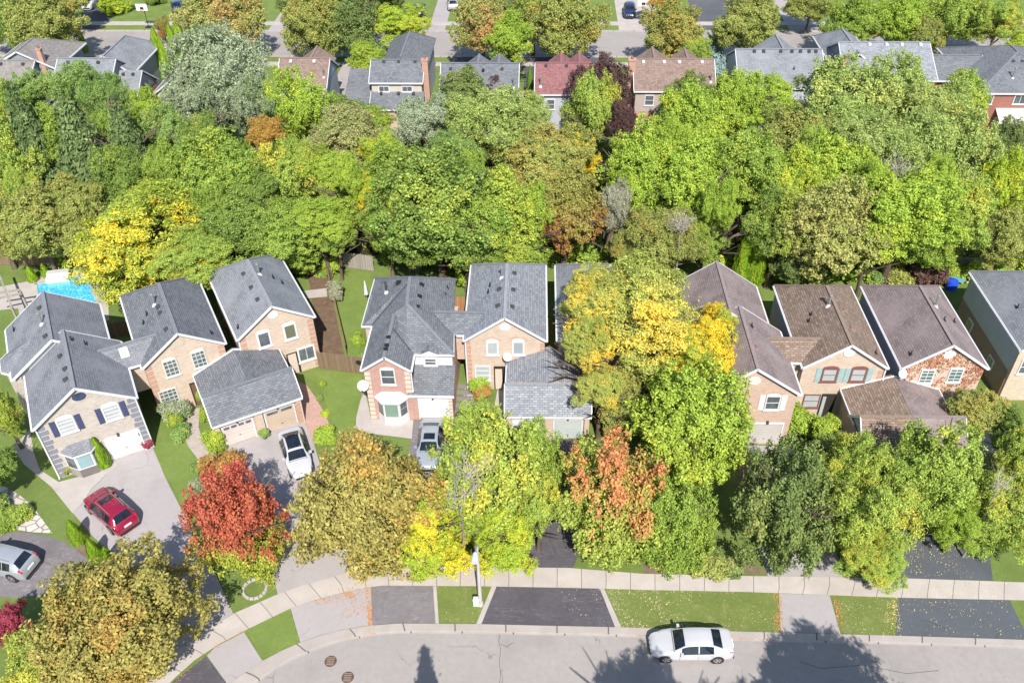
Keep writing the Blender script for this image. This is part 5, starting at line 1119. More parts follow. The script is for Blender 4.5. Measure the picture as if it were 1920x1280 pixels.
def trunk_mesh(seed, kind='broad'):
    rng = random.Random(seed); m = MB()
    m.tube([(0,0,-.02),(.01,0,.16),(.03,.01,.36),(0,.02,.56)], [.03,.022,.018,.014], 9)
    if kind == 'broad':
        for k in range(9):
            a = 2*math.pi*k/9 + rng.uniform(-.3,.3); z0 = rng.uniform(.24,.5); r1 = rng.uniform(.22,.4); z1 = z0 + rng.uniform(.16,.36)
            p0 = (.01, 0, z0); p1 = (r1*.45*math.cos(a), r1*.45*math.sin(a), z0 + (z1-z0)*.55); p2 = (r1*math.cos(a+.2), r1*math.sin(a+.2), z1)
            m.tube([p0, p1, p2], [.013,.009,.003], 6)
            for q in range(2): b = a + rng.uniform(-.8,.8); m.tube([p1, (p1[0]+.16*math.cos(b), p1[1]+.16*math.sin(b), p1[2]+rng.uniform(.08,.2))], [.006,.002], 5)
    else: m.tube([(0,0,.5),(0,0,.97)], [.014,.002], 7)
    return m
CROWN = {}
for st_, R0, leaf, seeds, *dn_ in (('round', 4.2, .092, (1,2,3)), ('maple', 4., .092, (4,5), 1.35), ('locust', 4.6, .1, (6,7), 1.3), ('willow', 4.6, .13, (8,9), 1.9), ('dense', 4., .088, (10,11)), ('shrub', 1.2, .075, (12,13))):
    CROWN[st_] = [crown(s_, R0, leaf, st_, (dn_ or [1.])[0]) for s_ in seeds]
CROWN['cedar'] = [cone_crown(30, 'cedar', .045), cone_crown(31, 'cedar', .045)]; CROWN['spruce'] = [cone_crown(32, 'spruce', .034), cone_crown(33, 'spruce', .034)]
BARK = M_bark('bark'); BARKG = M_bark('grey_bark', (.26,.23,.2))
_tm = [trunk_mesh(k).build('trunk', BARK).data for k in range(3)] + [trunk_mesh(9, 'cone').build('trunk', BARK).data]
for o in [o for o in COL.objects if o.name.startswith('trunk') and o.parent is None]: bpy.data.objects.remove(o)
tree_n = [0]
def plant(kind, base, zc, rx, rz, style, mat, label, cat='tree', group=None, name='tree', H=None, trunk=True, bark=None):
    k = tree_n[0]; tree_n[0] += 1
    cone = style in ('cedar', 'spruce')
    if not trunk and True:
        me = CROWN[style][k % len(CROWN[style])]; o = bpy.data.objects.new(name, me); COL.objects.link(o)
        o.location = (base.x, base.y, 0 if cone else zc); r0 = o
        tag(o, label, cat, group)
    else:
        e = empty(name, (base.x, base.y, 0), 0, label, cat, group); me = CROWN[style][k % len(CROWN[style])]
        o = bpy.data.objects.new('crown', me); COL.objects.link(o); o.parent = e; o.location = (0, 0, 0 if cone else zc); r0 = e
        t = bpy.data.objects.new('trunk', _tm[3] if cone else _tm[k % 3]); COL.objects.link(t); t.parent = e; hh = (H or (zc + rz)); t.scale = (hh*.8*(1.25 if not cone else .6), hh*.8*(1.25 if not cone else .6), hh*.98)
        if bark: t.material_slots[0].link = 'OBJECT'; t.material_slots[0].material = bark
        t.rotation_euler = (0, 0, k*1.7)
    o.scale = (rx, rx, (H if cone else rz)); o.rotation_euler = (0, 0, (k*2.399) % 6.283)
    o.material_slots[0].link = 'OBJECT'; o.material_slots[0].material = mat
    return r0
def T(cx, cy, rx, ry, h, style, mat, label, group=None, cat='tree', name='tree', trunk=True, bark=None):
    """tree whose crown fills an ellipse (cx,cy,rx,ry) of the photograph, h metres tall"""
    if style in ('cedar', 'spruce'):   # cx,cy = foot of the tree
        b = at(cx, cy); return plant(0, b, 0, rx/pxm(b), 0, style, mat, label, cat, group, name, H=h, trunk=trunk)
    rz = 2.; 
    for _ in range(6):
        p = at(cx, cy, h - rz); s = pxm(p); r = rx/s; dep = math.atan2(CAMH - p.z, math.hypot(p.x, p.y))
        v = (ry/s)**2 - (r*math.sin(dep))**2; rz = math.sqrt(max(v, 0))/math.cos(dep); rz = min(max(rz, .7*r), 1.5*r, h*.62)
    return plant(0, p, h - rz, r*.98, rz, style, mat, label, cat, group, name, trunk=trunk, bark=bark)
# ---------------------------------------------------------------- leaf colours
OLB = M_leaf('leaf_olive_brown', (.28,.25,.065), (.39,.34,.1), (.46,.28,.07), .35)          # turning lindens
OLG = M_leaf('leaf_olive_green', (.24,.28,.07), (.36,.38,.1), (.44,.34,.08), .3)
DKO = M_leaf('leaf_dark_olive', (.13,.185,.055), (.22,.28,.08), (.32,.34,.1), .25)
GRN = M_leaf('leaf_mid_green', (.19,.29,.045), (.3,.4,.07), (.42,.47,.07), .4)
DGR = M_leaf('leaf_dark_green', (.14,.22,.045), (.23,.32,.065), (.36,.41,.07), .3)
LIM = M_leaf('leaf_lime', (.24,.36,.05), (.38,.47,.065), (.44,.47,.06), .35)
LGR = M_leaf('leaf_lime_green', (.25,.37,.05), (.37,.48,.065), (.48,.52,.06), .35)
YGR = M_leaf('leaf_yellow_green', (.25,.36,.065), (.37,.45,.085), (.52,.48,.07), .4)
YEL = M_leaf('leaf_yellow', (.32,.44,.045), (.45,.52,.06), (.72,.58,.04), .4)
GLD = M_leaf('leaf_honey_locust', (.25,.35,.05), (.44,.48,.07), (.85,.6,.04), .8)
GLP = M_leaf('leaf_dry_golden', (.28,.35,.07), (.48,.47,.12), (.76,.55,.07), .5)
RED = M_leaf('leaf_red_maple', (.45,.17,.06), (.47,.1,.075), (.36,.4,.06), 1., top=-1.3)
REDG = M_leaf('leaf_maple_turning', (.26,.35,.06), (.38,.43,.085), (.58,.25,.1), .12, top=.6)
OLW = M_leaf('leaf_olive_wood', (.28,.31,.08), (.42,.41,.13), (.52,.31,.12), .35)
ORG = M_leaf('leaf_orange', (.4,.24,.05), (.5,.32,.08), (.4,.34,.07), .4)
BRO = M_leaf('leaf_orange_brown', (.3,.15,.05), (.44,.24,.08), (.3,.29,.07), .45, top=.5)
RUS = M_leaf('leaf_rusty_shrub', (.38,.17,.05), (.42,.27,.08), (.26,.28,.05), .4, top=-.6)
PUR = M_leaf('leaf_dark_purple', (.075,.04,.04), (.12,.065,.06), (.18,.1,.07), .2, transl=.12)
BUR = M_leaf('leaf_burgundy', (.3,.04,.07), (.42,.08,.12), None)
SIL = M_leaf('leaf_silvery', (.25,.3,.16), (.38,.43,.28), (.18,.26,.1), .45, transl=.2)
PAL = M_leaf('leaf_pale_willow', (.26,.35,.085), (.39,.46,.14), (.46,.47,.12), .3)
PLG = M_leaf('leaf_pale_green', (.17,.28,.07), (.28,.39,.11), (.38,.46,.12), .3)
TAN_ = M_leaf('leaf_tan_green', (.28,.29,.1), (.4,.39,.16), (.22,.28,.07), .3)
SPR = M_leaf('needle_green', (.085,.135,.045), (.145,.2,.07), (.19,.25,.09), .25, transl=.12); SPB = M_leaf('needle_blue', (.22,.33,.32), (.34,.46,.46), None, transl=.1)
CED = M_leaf('cedar_green', (.17,.3,.02), (.26,.4,.03), (.34,.44,.03), .3, transl=.2); CEDD = M_leaf('cedar_dark', (.09,.19,.03), (.14,.25,.04), None, transl=.15)
BRD = M_leaf('dead_twigs', (.3,.18,.15), (.4,.27,.22), None, transl=.1); GYT = M_leaf('grey_twiggy', (.26,.26,.17), (.38,.37,.27), (.2,.27,.08), .3, transl=.15)
FGd = 'front garden and street trees'; FW = 'trees of the wood behind the houses'; FF = 'trees along the far street'
def S_(cx, cy, rx, ry, h, mat, label, group='garden shrubs', style='shrub', cat='shrub', name='shrub'): return T(cx, cy, rx, ry, h, style, mat, label, group, cat, name, trunk=False)
# ---------------------------------------------------------------- near trees
T(215,1165,168,142,8.4,'round',OLB,'large olive brown tree in the bottom left corner, above the curved pavement',FGd)
T(95,1268,110,60,5.,'round',YGR,'low yellow green tree at the very bottom left corner',FGd)
T(8,1168,42,48,4.,'maple',BUR,'small burgundy tree at the left edge below the silver car',FGd)
T(448,990,100,118,8.2,'maple',RED,'red maple with green lower boughs standing in a ring of stones',FGd)
S_(418,882,40,36,2.4,RUS,'round rusty orange bush just above the red maple')
T(682,952,142,158,9.,'round',OLB,'wide brownish olive tree covering the drive of the pink brick house',FGd)
T(815,1000,78,104,6.8,'locust',YEL,'lime and yellow tree leaning over the pavement left of the street lamp',FGd)
T(915,905,122,138,9.5,'maple',YGR,'tall light green tree with bare grey twigs before the middle garage',FGd, bark=BARKG)
T(950,1010,70,78,6.,'locust',YEL,'yellow green lower tree right of the street lamp, over the pavement',FGd)
T(895,800,52,56,8.,'maple',YGR,'upright yellow green tree top beside the grey car',FGd)
T(1005,862,62,76,7.5,'round',GRN,'green tree before the left grey garage door in the middle',FGd)
T(1150,955,122,156,8.6,'maple',REDG,'green maple with an orange red top, right of the middle driveway',FGd)
T(1262,975,84,112,7.,'round',GRN,'fresh green tree squeezed between the orange topped maple and the dark olive tree',FGd)
T(1300,802,128,124,9.5,'maple',LIM,'bright lime green tree below the golden tree',FGd)
T(1474,970,106,138,8.8,'maple',DKO,'dark olive green tree over the pavement, left of the yellow green pair',FGd)
T(1635,950,108,150,8.8,'locust',YGR,'tall yellow green tree over the grass, right of the dark olive tree',FGd)
T(1588,870,52,66,7.5,'round',YGR,'yellow green tree at the left end of the shared garage roof',FGd)
T(1795,985,52,60,5.,'locust',LGR,'lime green boughs over the right side of the dark driveway',FGd)
T(1742,890,98,110,8.8,'round',YGR,'yellow green tree before the mauve garage roof',FGd)
T(1640,1048,70,60,4.2,'locust',YGR,'low green tree with hanging boughs at the pavement beside the dark driveway',FGd)
T(1868,960,92,118,7.6,'locust',YGR,'yellow green tree with bare twigs at the right edge',FGd)
T(1915,860,50,60,6.,'maple',YGR,'yellow green tree top at the right edge above the others',FGd)
T(1205,590,150,138,12.5,'locust',GLP,'huge golden honey locust covering a roof in the middle of the row',FGd, bark=BARKG)
T(1120,560,78,70,11.,'locust',GLP,'left outer bough mass of gold standing over the half hidden grey roof',FGd)
T(1105,640,50,60,10.,'locust',GLP,'dull golden lower boughs before the half hidden house',FGd)
T(1012,948,52,86,7.,'maple',YGR,'light yellow green tree over the left edge of the middle dark driveway',FGd)
T(1345,615,44,78,9.5,'locust',GLD,'yellow boughs hanging over the left side of the long mauve roof',FGd)
T(1128,725,58,54,7.,'locust',GLP,'low dull golden tree overhanging the middle garage roof',FGd)
T(1308,655,80,82,10.,'locust',GLD,'bright yellow tree touching the long mauve roof',FGd)
T(1160,760,60,60,5.5,'round',OLG,'dull olive small tree beside the middle garage roof',FGd)
T(1830,768,58,48,5.2,'dense',OLG,'round olive tree beside the creeper covered house',FGd)
T(1905,812,52,48,5.,'dense',DGR,'dark green tree at the right edge by the deck path',FGd)
T(8,775,34,72,5.5,'dense',GRN,'green tree at the left edge beside the leftmost house',FGd)
T(-30,880,60,60,5.5,'dense',DGR,'dark green tree at the left edge above the flagstone path',FGd)
T(1185,722,22,32,4.,'dense',DGR,'small dark green tree in the shade under the golden tree',FGd)
# trees south of the street whose shadows lie on the asphalt
for (X, Y, h, r, st) in ((-4.9,17.2,12.4,2.6,'spruce'),(7.4,16.2,13.2,2.7,'round'),(12.6,14.6,12.6,2.9,'round'),(17.6,16.6,14.3,4.2,'dense'),(28.5,11.6,12.4,2.8,'round')):
    if st == 'spruce': plant(0, Vector((X, Y, 0)), 0, r, 0, st, SPR, 'tall spruce south of the street, outside the photo, casting a pointed shadow', 'tree', 'trees south of the street', 'spruce_tree', H=h)
    else: plant(0, Vector((X, Y, 0)), h-r*1.1, r, r*1.1, st, OLB, 'tree south of the street, outside the photo, %s of four by its shadow' % {7.4: 'leftmost', 12.6: 'second', 17.6: 'third', 28.5: 'rightmost'}[X], 'tree', 'trees south of the street')
# columnar cedars and shrubs
def cedar(px, py, w, h, label, mat=CED, group='clipped cedars'): return T(px, py, w, 0, h, 'cedar', mat, label, group, 'cedar', 'cedar', trunk=False)
cedar(197,873,15,2.9,'pointed cedar beside the bay window of the leftmost house'); cedar(149,1017,15,2.3,'upper one of the pointed cedars between the two left driveways'); cedar(184,1050,15,2.2,'middle pointed cedar between the two left driveways'); cedar(209,1056,13,1.7,'lowest pointed cedar between the two left driveways, touching the olive tree')
cedar(63,527,10,1.7,'small cedar on the lawn left of the pool'); cedar(88,519,8,1.5,'thin cedar behind the pool, left of the deck box'); cedar(120,502,9,1.7,'small cedar behind the pool, right of the deck box')
cedar(1386,536,19,6.8,'tall lime cedar left of a pair behind the long mauve roof'); cedar(1408,538,20,7.4,'tall lime cedar right of a pair behind the long mauve roof')
for k, (x, y, h) in enumerate(((312,160,6.2),(322,162,6.6),(303,120,5.),(333,118,5.4),(344,100,5.))): cedar(x, y, 13, h, ['tall cedar at the near end of the clump right of the blue grey house','tallest cedar of the clump right of the blue grey house','slim cedar at the left of the clump by the far street','cedar in the middle right of the clump by the far street','small cedar at the right end of the clump by the far street'][k])
cedar(161,98,7,3.6,'single small cedar between the two houses at the top left'); cedar(960,121,8,3.4,'small bright cedar at the end of the dark roof, by the far street'); cedar(994,190,9,4.6,'slim dark cedar between the dark roof and the red roof', CEDD)
cedar(1758,112,8,3.6,'small yellow green cedar between the far grey roofs and the willow')
S_(607,818,22,20,1.1,LGR,'low round bright green bush beside the white car'); S_(620,497,19,20,2.,LIM,'round lime bush before the grey board fence'); S_(629,545,15,22,2.2,GYT,'grey twiggy bush on the fence line of the lawn')
S_(900,717,24,13,1.5,LGR,'clipped green bush under the window of the middle tan house'); S_(905,734,18,13,1.1,RUS,'small rusty red bush below the clipped green one')
S_(327,770,28,20,1.6,SIL,'variegated white green bush under the four pane window'); S_(328,792,15,18,1.3,GRN,'fountain grass tuft in the left front garden'); S_(335,812,22,18,.9,PLG,'pale flowering plants beside the paver path'); S_(368,912,16,16,.9,SIL,'silvery low bush beside the rusty bush'); S_(370,875,16,16,.8,PLG,'small green bush at the bend of the paver path')
S_(402,825,21,24,1.9,LIM,'lime hedge at the corner of the tan double garage'); S_(383,778,11,22,1.7,LIM,'climbing lime hedge along the side of the tan double garage'); S_(374,742,7,20,2.1,LIM,'upper end of the lime climber by the porch')
S_(27,968,30,22,1.1,YGR,'yellow green bush by the flagstone path'); S_(2,985,22,26,1.1,GRN,'green bush at the left edge above the silver car'); S_(-6,952,26,24,1.2,PLG,'pale green bush at the left edge above the flagstones')
S_(670,640,12,22,1.2,LGR,'leafy bush along the flank of the pink house'); S_(676,668,10,12,1.,PLG,'pale leafy bush at the front corner of the pink house flank')
S_(545,675,10,13,1.,ORG,'red flowering plant at the porch of the third house'); S_(600,745,8,10,.5,PLG,'small pale plant in the side bed'); S_(604,720,8,12,.6,GRN,'low green plants along the brick path'); S_(611,775,9,9,.5,YEL,'yellow plant beside the brick path'); S_(583,672,9,5,.4,YEL,'yellow plant in the stone bed of the third house')
S_(1500,790,36,14,2.,LGR,'green hedge before the house with white shutters'); S_(1428,790,22,12,2.,LGR,'small leafy hedge above the slatted garage door'); S_(1545,800,28,22,2.6,LGR,'leafy bush at the porch of the house with blue shutters'); S_(1560,830,25,22,2.4,DGR,'dark green bush in the shade below the porch')
S_(1320,1045,48,30,1.1,OLG,'brownish low bushes at the pavement, left'); S_(1365,1050,34,32,1.1,DKO,'dark leafy bushes at the pavement, right of the brownish ones'); S_(1250,1045,30,28,1.2,REDG,'low bush with red tips beside the pavement')
S_(1740,512,40,24,2.4,PUR,'purple grey plum bush behind the mauve roofed house'); S_(1690,520,36,18,1.8,OLG,'green brown bush left of the plum bush'); S_(1790,512,26,14,1.3,YGR,'flowering yellow green bush behind the garden table'); S_(1640,515,30,16,1.4,PLG,'pale bush behind the tan house with blue shutters')
S_(1150,805,24,30,2.2,LGR,'bright green bush by the corner of the middle garage'); S_(1180,770,30,20,1.4,OLG,'dull bush in the bed under the golden tree'); S_(1620,880,30,20,1.6,DGR,'dark bush behind the yellow green trees')
S_(868,520,14,24,2.4,LGR,'green bush between the back of the pink and the tan house')
pot(128,888,'potted plant beside the bay window of the leftmost house',DARKM,OLG); pot(278,838,'potted red flowers at the corner of the white garage door',DARKM,BUR,.3); pot(497,820,'potted pale green plant between the two brown garage doors',BLACK,PLG,.26)
# ---------------------------------------------------------------- the wood between the two rows: back to front
W_ = [(725,425,46,52,8.5,'round',GRN,'green tree filling the gap left of the very large maple'),(885,345,40,58,11,'maple',GRN,'narrow upright green tree above the very large maple, centre'),(1010,395,34,52,10.5,'maple',LGR,'narrow lime tree left of the rust brown one'),(1255,280,38,60,12,'maple',LGR,'narrow upright lime tree in the middle right'),(1350,385,36,60,11,'maple',LGR,'narrow lime tree above the two cedars'),(1520,285,36,56,12,'maple',YGR,'narrow yellow green tree at the centre right of the wood'),(1630,350,38,58,12,'maple',LGR,'upright lime tree left of the wide bright maple'),(1755,345,38,56,11.5,'maple',LGR,'upright lime tree above the wide bright maple'),(560,300,32,52,11,'maple',YGR,'narrow yellow green tree below the tall lime one'),(655,330,30,50,11,'maple',LGR,'narrow lime tree between the tan and the yellow tree'),(760,385,36,56,11,'maple',GRN,'upright green tree left inside the very large maple'),(35,370,42,48,9,'maple',YGR,'yellow green tree above the left lawn row'),(395,400,38,56,9.5,'maple',GRN,'upright green tree right behind the yellow locust'),(95,255,52,52,9.5,'round',GRN,'mid green tree behind the tall dark spruce'),(310,320,48,52,9.5,'round',GRN,'green tree behind the spruce with the brown top'),(560,468,60,30,5,'dense',GRN,'low green tree against the roof of the third house'),(1330,300,60,60,11,'dense',LGR,'lime green tree in the middle of the right wood'),(1480,345,60,60,11,'round',LGR,'lime green tree above the dark green one'),(380,300,50,50,10,'round',PLG,'grey green tree between the silvery tree and the dome'),
 # cx, cy, rx, ry, h, style, mat, label
 (30,300,62,85,10,'round',YGR,'broad yellow green tree at the left edge of the wood'),(15,210,50,50,9,'round',GRN,'green tree at the left edge below the brownish grey roof'),(60,175,45,40,9,'maple',PLG,'pale green tree just under the brownish grey roof'),
 (140,170,58,52,10,'willow',PLG,'pale green feathery tree before the blue grey house'),(205,190,50,50,9,'willow',PLG,'light green loose tree hanging over the lower blue grey roof'),(225,245,48,55,9,'round',GRN,'rich green tree below the blue grey house'),
 (275,215,38,45,8,'round',LGR,'light green tree beside the small peach house'),(325,250,50,52,9,'maple',PLG,'pale mixed green tree below the peach house'),(375,265,48,52,9,'round',DGR,'dark green tree under the silvery tree'),
 (415,150,98,98,15,'willow',SIL,'big silvery grey green tree rising beside the peach house'),(370,200,55,60,11,'willow',SIL,'lower silvery bough mass left of the big silvery tree'),(465,200,55,60,11,'willow',SIL,'silvery grey tree right of the big silvery one'),
 (417,325,80,82,12,'dense',GRN,'wide green domed tree left of the lime stretch'),(450,420,72,66,9.5,'round',DGR,'dark green tree right of the golden locust'),
 (497,247,36,28,8.5,'round',ORG,'bright orange tree above the olive ones'),(565,205,58,72,11,'maple',LGR,'tall lime green tree before the plain brown roof'),(640,218,40,34,7.5,'round',DGR,'dark green round tree left of the dark lower roof'),(700,228,40,30,7,'round',GRN,'green tree before the dark lower roof'),
 (525,335,66,72,10.5,'dense',YGR,'olive yellow domed tree in the left of the wood'),(650,250,74,50,10,'dense',TAN_,'tan green broad tree right of the tall lime green tree'),(716,290,42,46,9.5,'locust',YEL,'bright yellow tree in the middle left of the wood'),(690,365,34,56,9,'locust',YEL,'narrow yellow tree left of the dark green maple'),
 (612,335,56,64,10,'locust',LIM,'lime green feathery tree left of the narrow yellow one'),(600,410,70,56,9,'locust',LIM,'lower lime green tree above the grey board fence'),(520,435,80,58,8.5,'dense',GRN,'broad green tree behind the third house'),(628,442,46,34,6.5,'round',GRN,'green tree over the left end of the grey board fence'),
 (790,230,58,52,10.5,'willow',SIL,'pale grey willow like tree before the dark lower roof'),(865,175,55,44,9,'round',DKO,'dark olive tree before the wide dark roof'),(935,172,36,24,6.5,'round',PUR,'small plum coloured tree before the wide dark roof'),
 (915,235,88,72,11.5,'willow',PAL,'broad pale green tree with soft boughs in the middle of the wood'),(985,220,55,44,9.5,'willow',PAL,'pale green tree left of the lavender wall'),(850,290,60,48,9,'willow',PLG,'greyish green tree below the broad pale green one'),
 (820,395,128,112,13,'maple',DGR,'very large dark green maple behind the pink brick house'),(745,335,70,62,10,'round',GRN,'green tree behind the very large dark maple'),(930,400,88,82,11,'round',GRN,'green tree right of the very large dark maple'),(995,340,80,70,10.5,'dense',OLG,'olive green domed tree above the rust brown one'),(1040,280,72,52,10,'dense',OLG,'olive tree turning brown below the lavender wall'),
 (1118,178,62,62,10.5,'round',PUR,'large dark purple tree beside the red roof'),(1168,225,28,58,9.5,'round',PUR,'narrow dark purple tree left of the brown roofed house'),(1113,212,52,86,11.5,'maple',YGR,'yellow and orange tree standing before the dark purple one'),(1085,290,40,40,8.5,'maple',GLD,'small golden tree below the yellow and orange one'),
 (1060,398,70,76,11,'dense',BRO,'round rust brown tree in the middle of the wood'),(1150,390,34,70,9.5,'willow',GYT,'grey green narrow tree right of the rust brown one'),(975,470,55,36,6.5,'round',GRN,'green tree behind the roof of the middle tan house'),(905,470,55,40,6.5,'round',DGR,'dark green tree behind the gap of the pink and tan house'),
 (1268,232,58,54,9.2,'round',GRN,'green tree hiding the wall of the brown roofed house'),(1300,185,48,44,9,'round',DKO,'olive green tree before the brown roof'),(1205,335,72,92,12,'dense',LGR,'lime green domed tree right of the rust brown one'),(1300,225,70,64,11,'maple',LGR,'light green feathery tree below the brown roof'),
 (1295,350,78,88,12,'dense',LGR,'second lime green domed tree, above the bare snag'),(1385,200,62,62,10.5,'maple',LGR,'light lime tree below the wide blue grey roof'),(1450,190,62,56,10,'locust',LGR,'lime tree with feathery top right below the blue grey roof'),(1395,320,80,80,12,'dense',GRN,'green domed tree right of the bare snag'),
 (1480,270,78,70,11,'round',OLG,'olive lime tree in the right middle of the wood'),(1462,418,62,64,10,'round',DGR,'dark green tree behind the pair of tall cedars'),(1240,440,74,58,8.5,'willow',OLG,'dull olive tree behind the golden honey locust'),(1322,448,42,42,7.,'round',GRN,'small green tree below the bare snag'),
 (1590,185,92,78,12.5,'maple',PAL,'big pale lime tree before the two blue grey roofs'),(1560,240,70,60,10,'willow',PLG,'pale green tree left under the big pale lime one'),(1690,175,72,66,11,'maple',PAL,'pale lime tree right of the big one, before the vented roof'),(1740,210,70,60,10.5,'willow',PAL,'pale soft tree below the far roofs on the right'),
 (1800,190,58,56,10,'dense',GRN,'green tree beside the red brick house'),(1650,285,84,72,11.5,'willow',PAL,'soft pale green tree in the right of the wood'),(1560,330,84,72,11.5,'dense',LGR,'lime domed tree above the brown olive one'),(1780,285,92,84,12,'willow',PAL,'wide pale green willow like tree near the right edge'),
 (1700,385,102,82,12,'round',LGR,'wide bright green maple above the weathered fence'),(1800,400,68,66,10,'round',YGR,'yellow green tree right of the bright green maple'),(1552,430,98,94,11.5,'dense',OLW,'brown olive tree behind the house with blue shutters'),(1640,440,70,58,9,'dense',LGR,'lime tree right of the brown olive one'),
 (1880,350,48,66,9.5,'maple',YEL,'yellow tree at the right edge of the wood'),(1885,450,58,56,7.5,'round',OLG,'olive green tree above the rightmost grey roof'),(1885,265,38,44,7,'round',DKO,'dark tree beside the patio at the right edge'),(1915,330,30,40,6,'round',GRN,'small green tree at the right edge below the patio'),
 (70,425,90,66,8.5,'dense',OLG,'olive brown row tree behind the lawn at the left edge'),(-10,420,60,66,8.5,'dense',OLG,'olive tree at the very left above the brown fence'),(150,430,56,58,8,'dense',OLG,'olive green tree left of the golden locust'),(125,372,60,40,8,'round',OLG,'olive tree behind the row by the left lawn'),
 (285,445,150,105,11,'locust',GLD,'huge yellow and green locust by the pool'),(365,485,78,60,8.5,'locust',YGR,'green side of the locust over the second house'),(225,500,52,44,7,'round',GRN,'green boughs hanging over the gap beside the pool'),
 (230,330,60,60,9.5,'round',DGR,'dark green tree between the spruces'),(330,395,50,48,9,'dense',DGR,'dark green tree behind the yellow locust'),
 (480,360,50,50,9.5,'round',DGR,'dark green tree between the dome and the olive yellow tree'),(778,450,58,46,7.,'round',DGR,'low dark green boughs beside the grey board fence'),(870,455,60,50,7.5,'maple',DGR,'low dark green tree left of the light grey roof'),
 (1180,470,40,40,6.,'willow',OLG,'low olive tree left behind the golden locust'),(1500,500,50,30,5,'round',DKO,'low dark bush like tree behind the blue shuttered house'),(1740,455,60,34,6.5,'round',GRN,'low green tree above the plum bush')]
for cx, cy, rx, ry, h, st_, mt, lb in W_: T(cx, cy, rx*1.05, ry*1.05, h, st_, mt, lb, FW)
for px, py, w, h, lb in ((100,372,74,13.2,'tall dark spruce with drooping boughs at the left of the wood'),(192,392,92,12.5,'broad spruce right of the tall dark one'),(272,375,72,12.,'spruce with a dead brown top above the yellow locust')):
    T(px, py, w, 0, h, 'spruce', SPR, lb, FW, 'spruce', 'spruce_tree')
T(1337,135,30,0,7.,'spruce',SPB,'small blue spruce beside the far street','trees along the far street','spruce','spruce_tree')
b = at(268, 375); e = plant(0, b, 10.2, .55, 1.6, 'willow', BRD, 'reddish brown dead tree top sticking out among the spruces', 'dead tree', FW, 'dead_tree')
# ---------------------------------------------------------------- along the far street
F2 = [(30,30,62,62,10,'round',DGR,'dark green tree in the top left corner'),(85,45,74,60,10.5,'round',OLG,'olive tree left of the far dark driveway'),(118,-10,55,40,9,'round',OLG,'olive tree top at the upper edge, left'),
 (415,28,76,60,11,'round',OLW,'olive brown tree above the silvery one by the far street'),(580,48,58,66,11,'round',OLG,'olive green tree left of the dark pair at the top'),(660,35,70,72,11.5,'round',DKO,'dark olive tree at the top, left of the yellow one'),(560,-5,50,45,10,'round',DKO,'dark tree top cut by the upper edge'),
 (750,48,56,46,9.5,'locust',YEL,'yellow tree by the far street at the top'),(690,106,40,30,6.5,'round',LIM,'lime green round tree left of the front roof with the cream band'),(905,42,58,64,11,'round',OLW,'olive brown tree right of the silver car at the top'),(955,75,48,44,9.5,'round',LGR,'green tree with lime streaks above the wide dark roof'),(1000,20,40,50,10,'locust',YGR,'yellow green streaked tree at the top centre'),
 (1060,42,72,72,11.5,'round',OLG,'big olive tree left of the concrete driveway'),(1265,62,60,56,9.5,'round',OLG,'olive green tree over the far street, right of the hoop'),(1305,92,32,26,7,'round',YGR,'small yellow green tree beside the blue spruce'),(1402,42,68,58,10.5,'round',OLG,'round olive tree above the wide blue grey roof'),
 (1225,-2,26,16,5,'locust',ORG,'small orange tree at the upper edge'),(1520,8,50,26,7,'round',OLG,'olive tree at the upper edge right of the round one'),(1600,38,56,50,9.5,'round',GRN,'green tree at the top right, left of the lime one'),(1690,40,58,50,9.5,'round',LGR,'lime green tree at the top right'),
 (1785,30,66,62,10,'willow',YGR,'weeping yellow green willow with a pale trunk, top right'),(1870,40,54,55,9.5,'locust',YGR,'yellow green tree in the top right corner'),(1905,92,34,40,7.5,'locust',YEL,'small yellow tree at the right edge by the far street'),(1735,70,34,40,8,'round',OLG,'olive tree between the lime tree and the willow'),
 (212,10,33,20,2.8,'dense',YEL,'round yellow green bush on the lawn at the upper edge'),(305,55,16,28,4,'willow',BRO,'brownish thin tree beside the far hoop'),(290,-4,22,12,2.2,'dense',DGR,'dark shrub on the lawn at the upper edge'),(945,-6,60,26,7,'round',DKO,'dark tree top at the upper edge, centre'),(700,-8,60,26,8,'round',DKO,'dark green tree top at the upper edge behind the yellow one')]
for cx, cy, rx, ry, h, st_, mt, lb in F2: T(cx, cy, rx, ry, h, st_, mt, lb, FF)
def cover(name, X0, X1, Y0, Y1, n, h, mat, label, seed):
    rng = np.random.default_rng(seed); x = rng.uniform(X0, X1, n); y = rng.uniform(Y0, Y1, n); top = h*(.45 + .35*np.sin(x*1.1+y*.7) + .3*np.sin(x*2.7-y*1.9)).clip(.05, 1.3)
    C = np.column_stack([x, y, top*rng.random(n)**.4 + .05]); me = leaf_mesh(name, C, np.tile([0,-.3,1.], (n, 1)), .15, rng, (.5+.5*np.sin(x*.9+y)).clip(0, 1), rng.random(n), jit=.6)
    o = bpy.data.objects.new(name, me); COL.objects.link(o); o.material_slots[0].link = 'OBJECT'; o.material_slots[0].material = mat; tag(o, label, 'undergrowth', kind='stuff')
cover('undergrowth', -62, 60, 71, 95, 60000, 1.5, GRN, 'green undergrowth on the floor of the wood', 1)
cover('undergrowth', -39, -20, 66.5, 69.8, 16000, 2.2, DGR, 'bushy undergrowth along the fence behind the second and third house', 2); cover('undergrowth', -16, 12, 68.6, 72, 22000, 2.2, GRN, 'bushy undergrowth behind the pink and tan houses', 3); cover('undergrowth', 16, 58, 66.5, 70.5, 30000, 1.9, LGR, 'bushy undergrowth behind the brown roofed houses', 4)
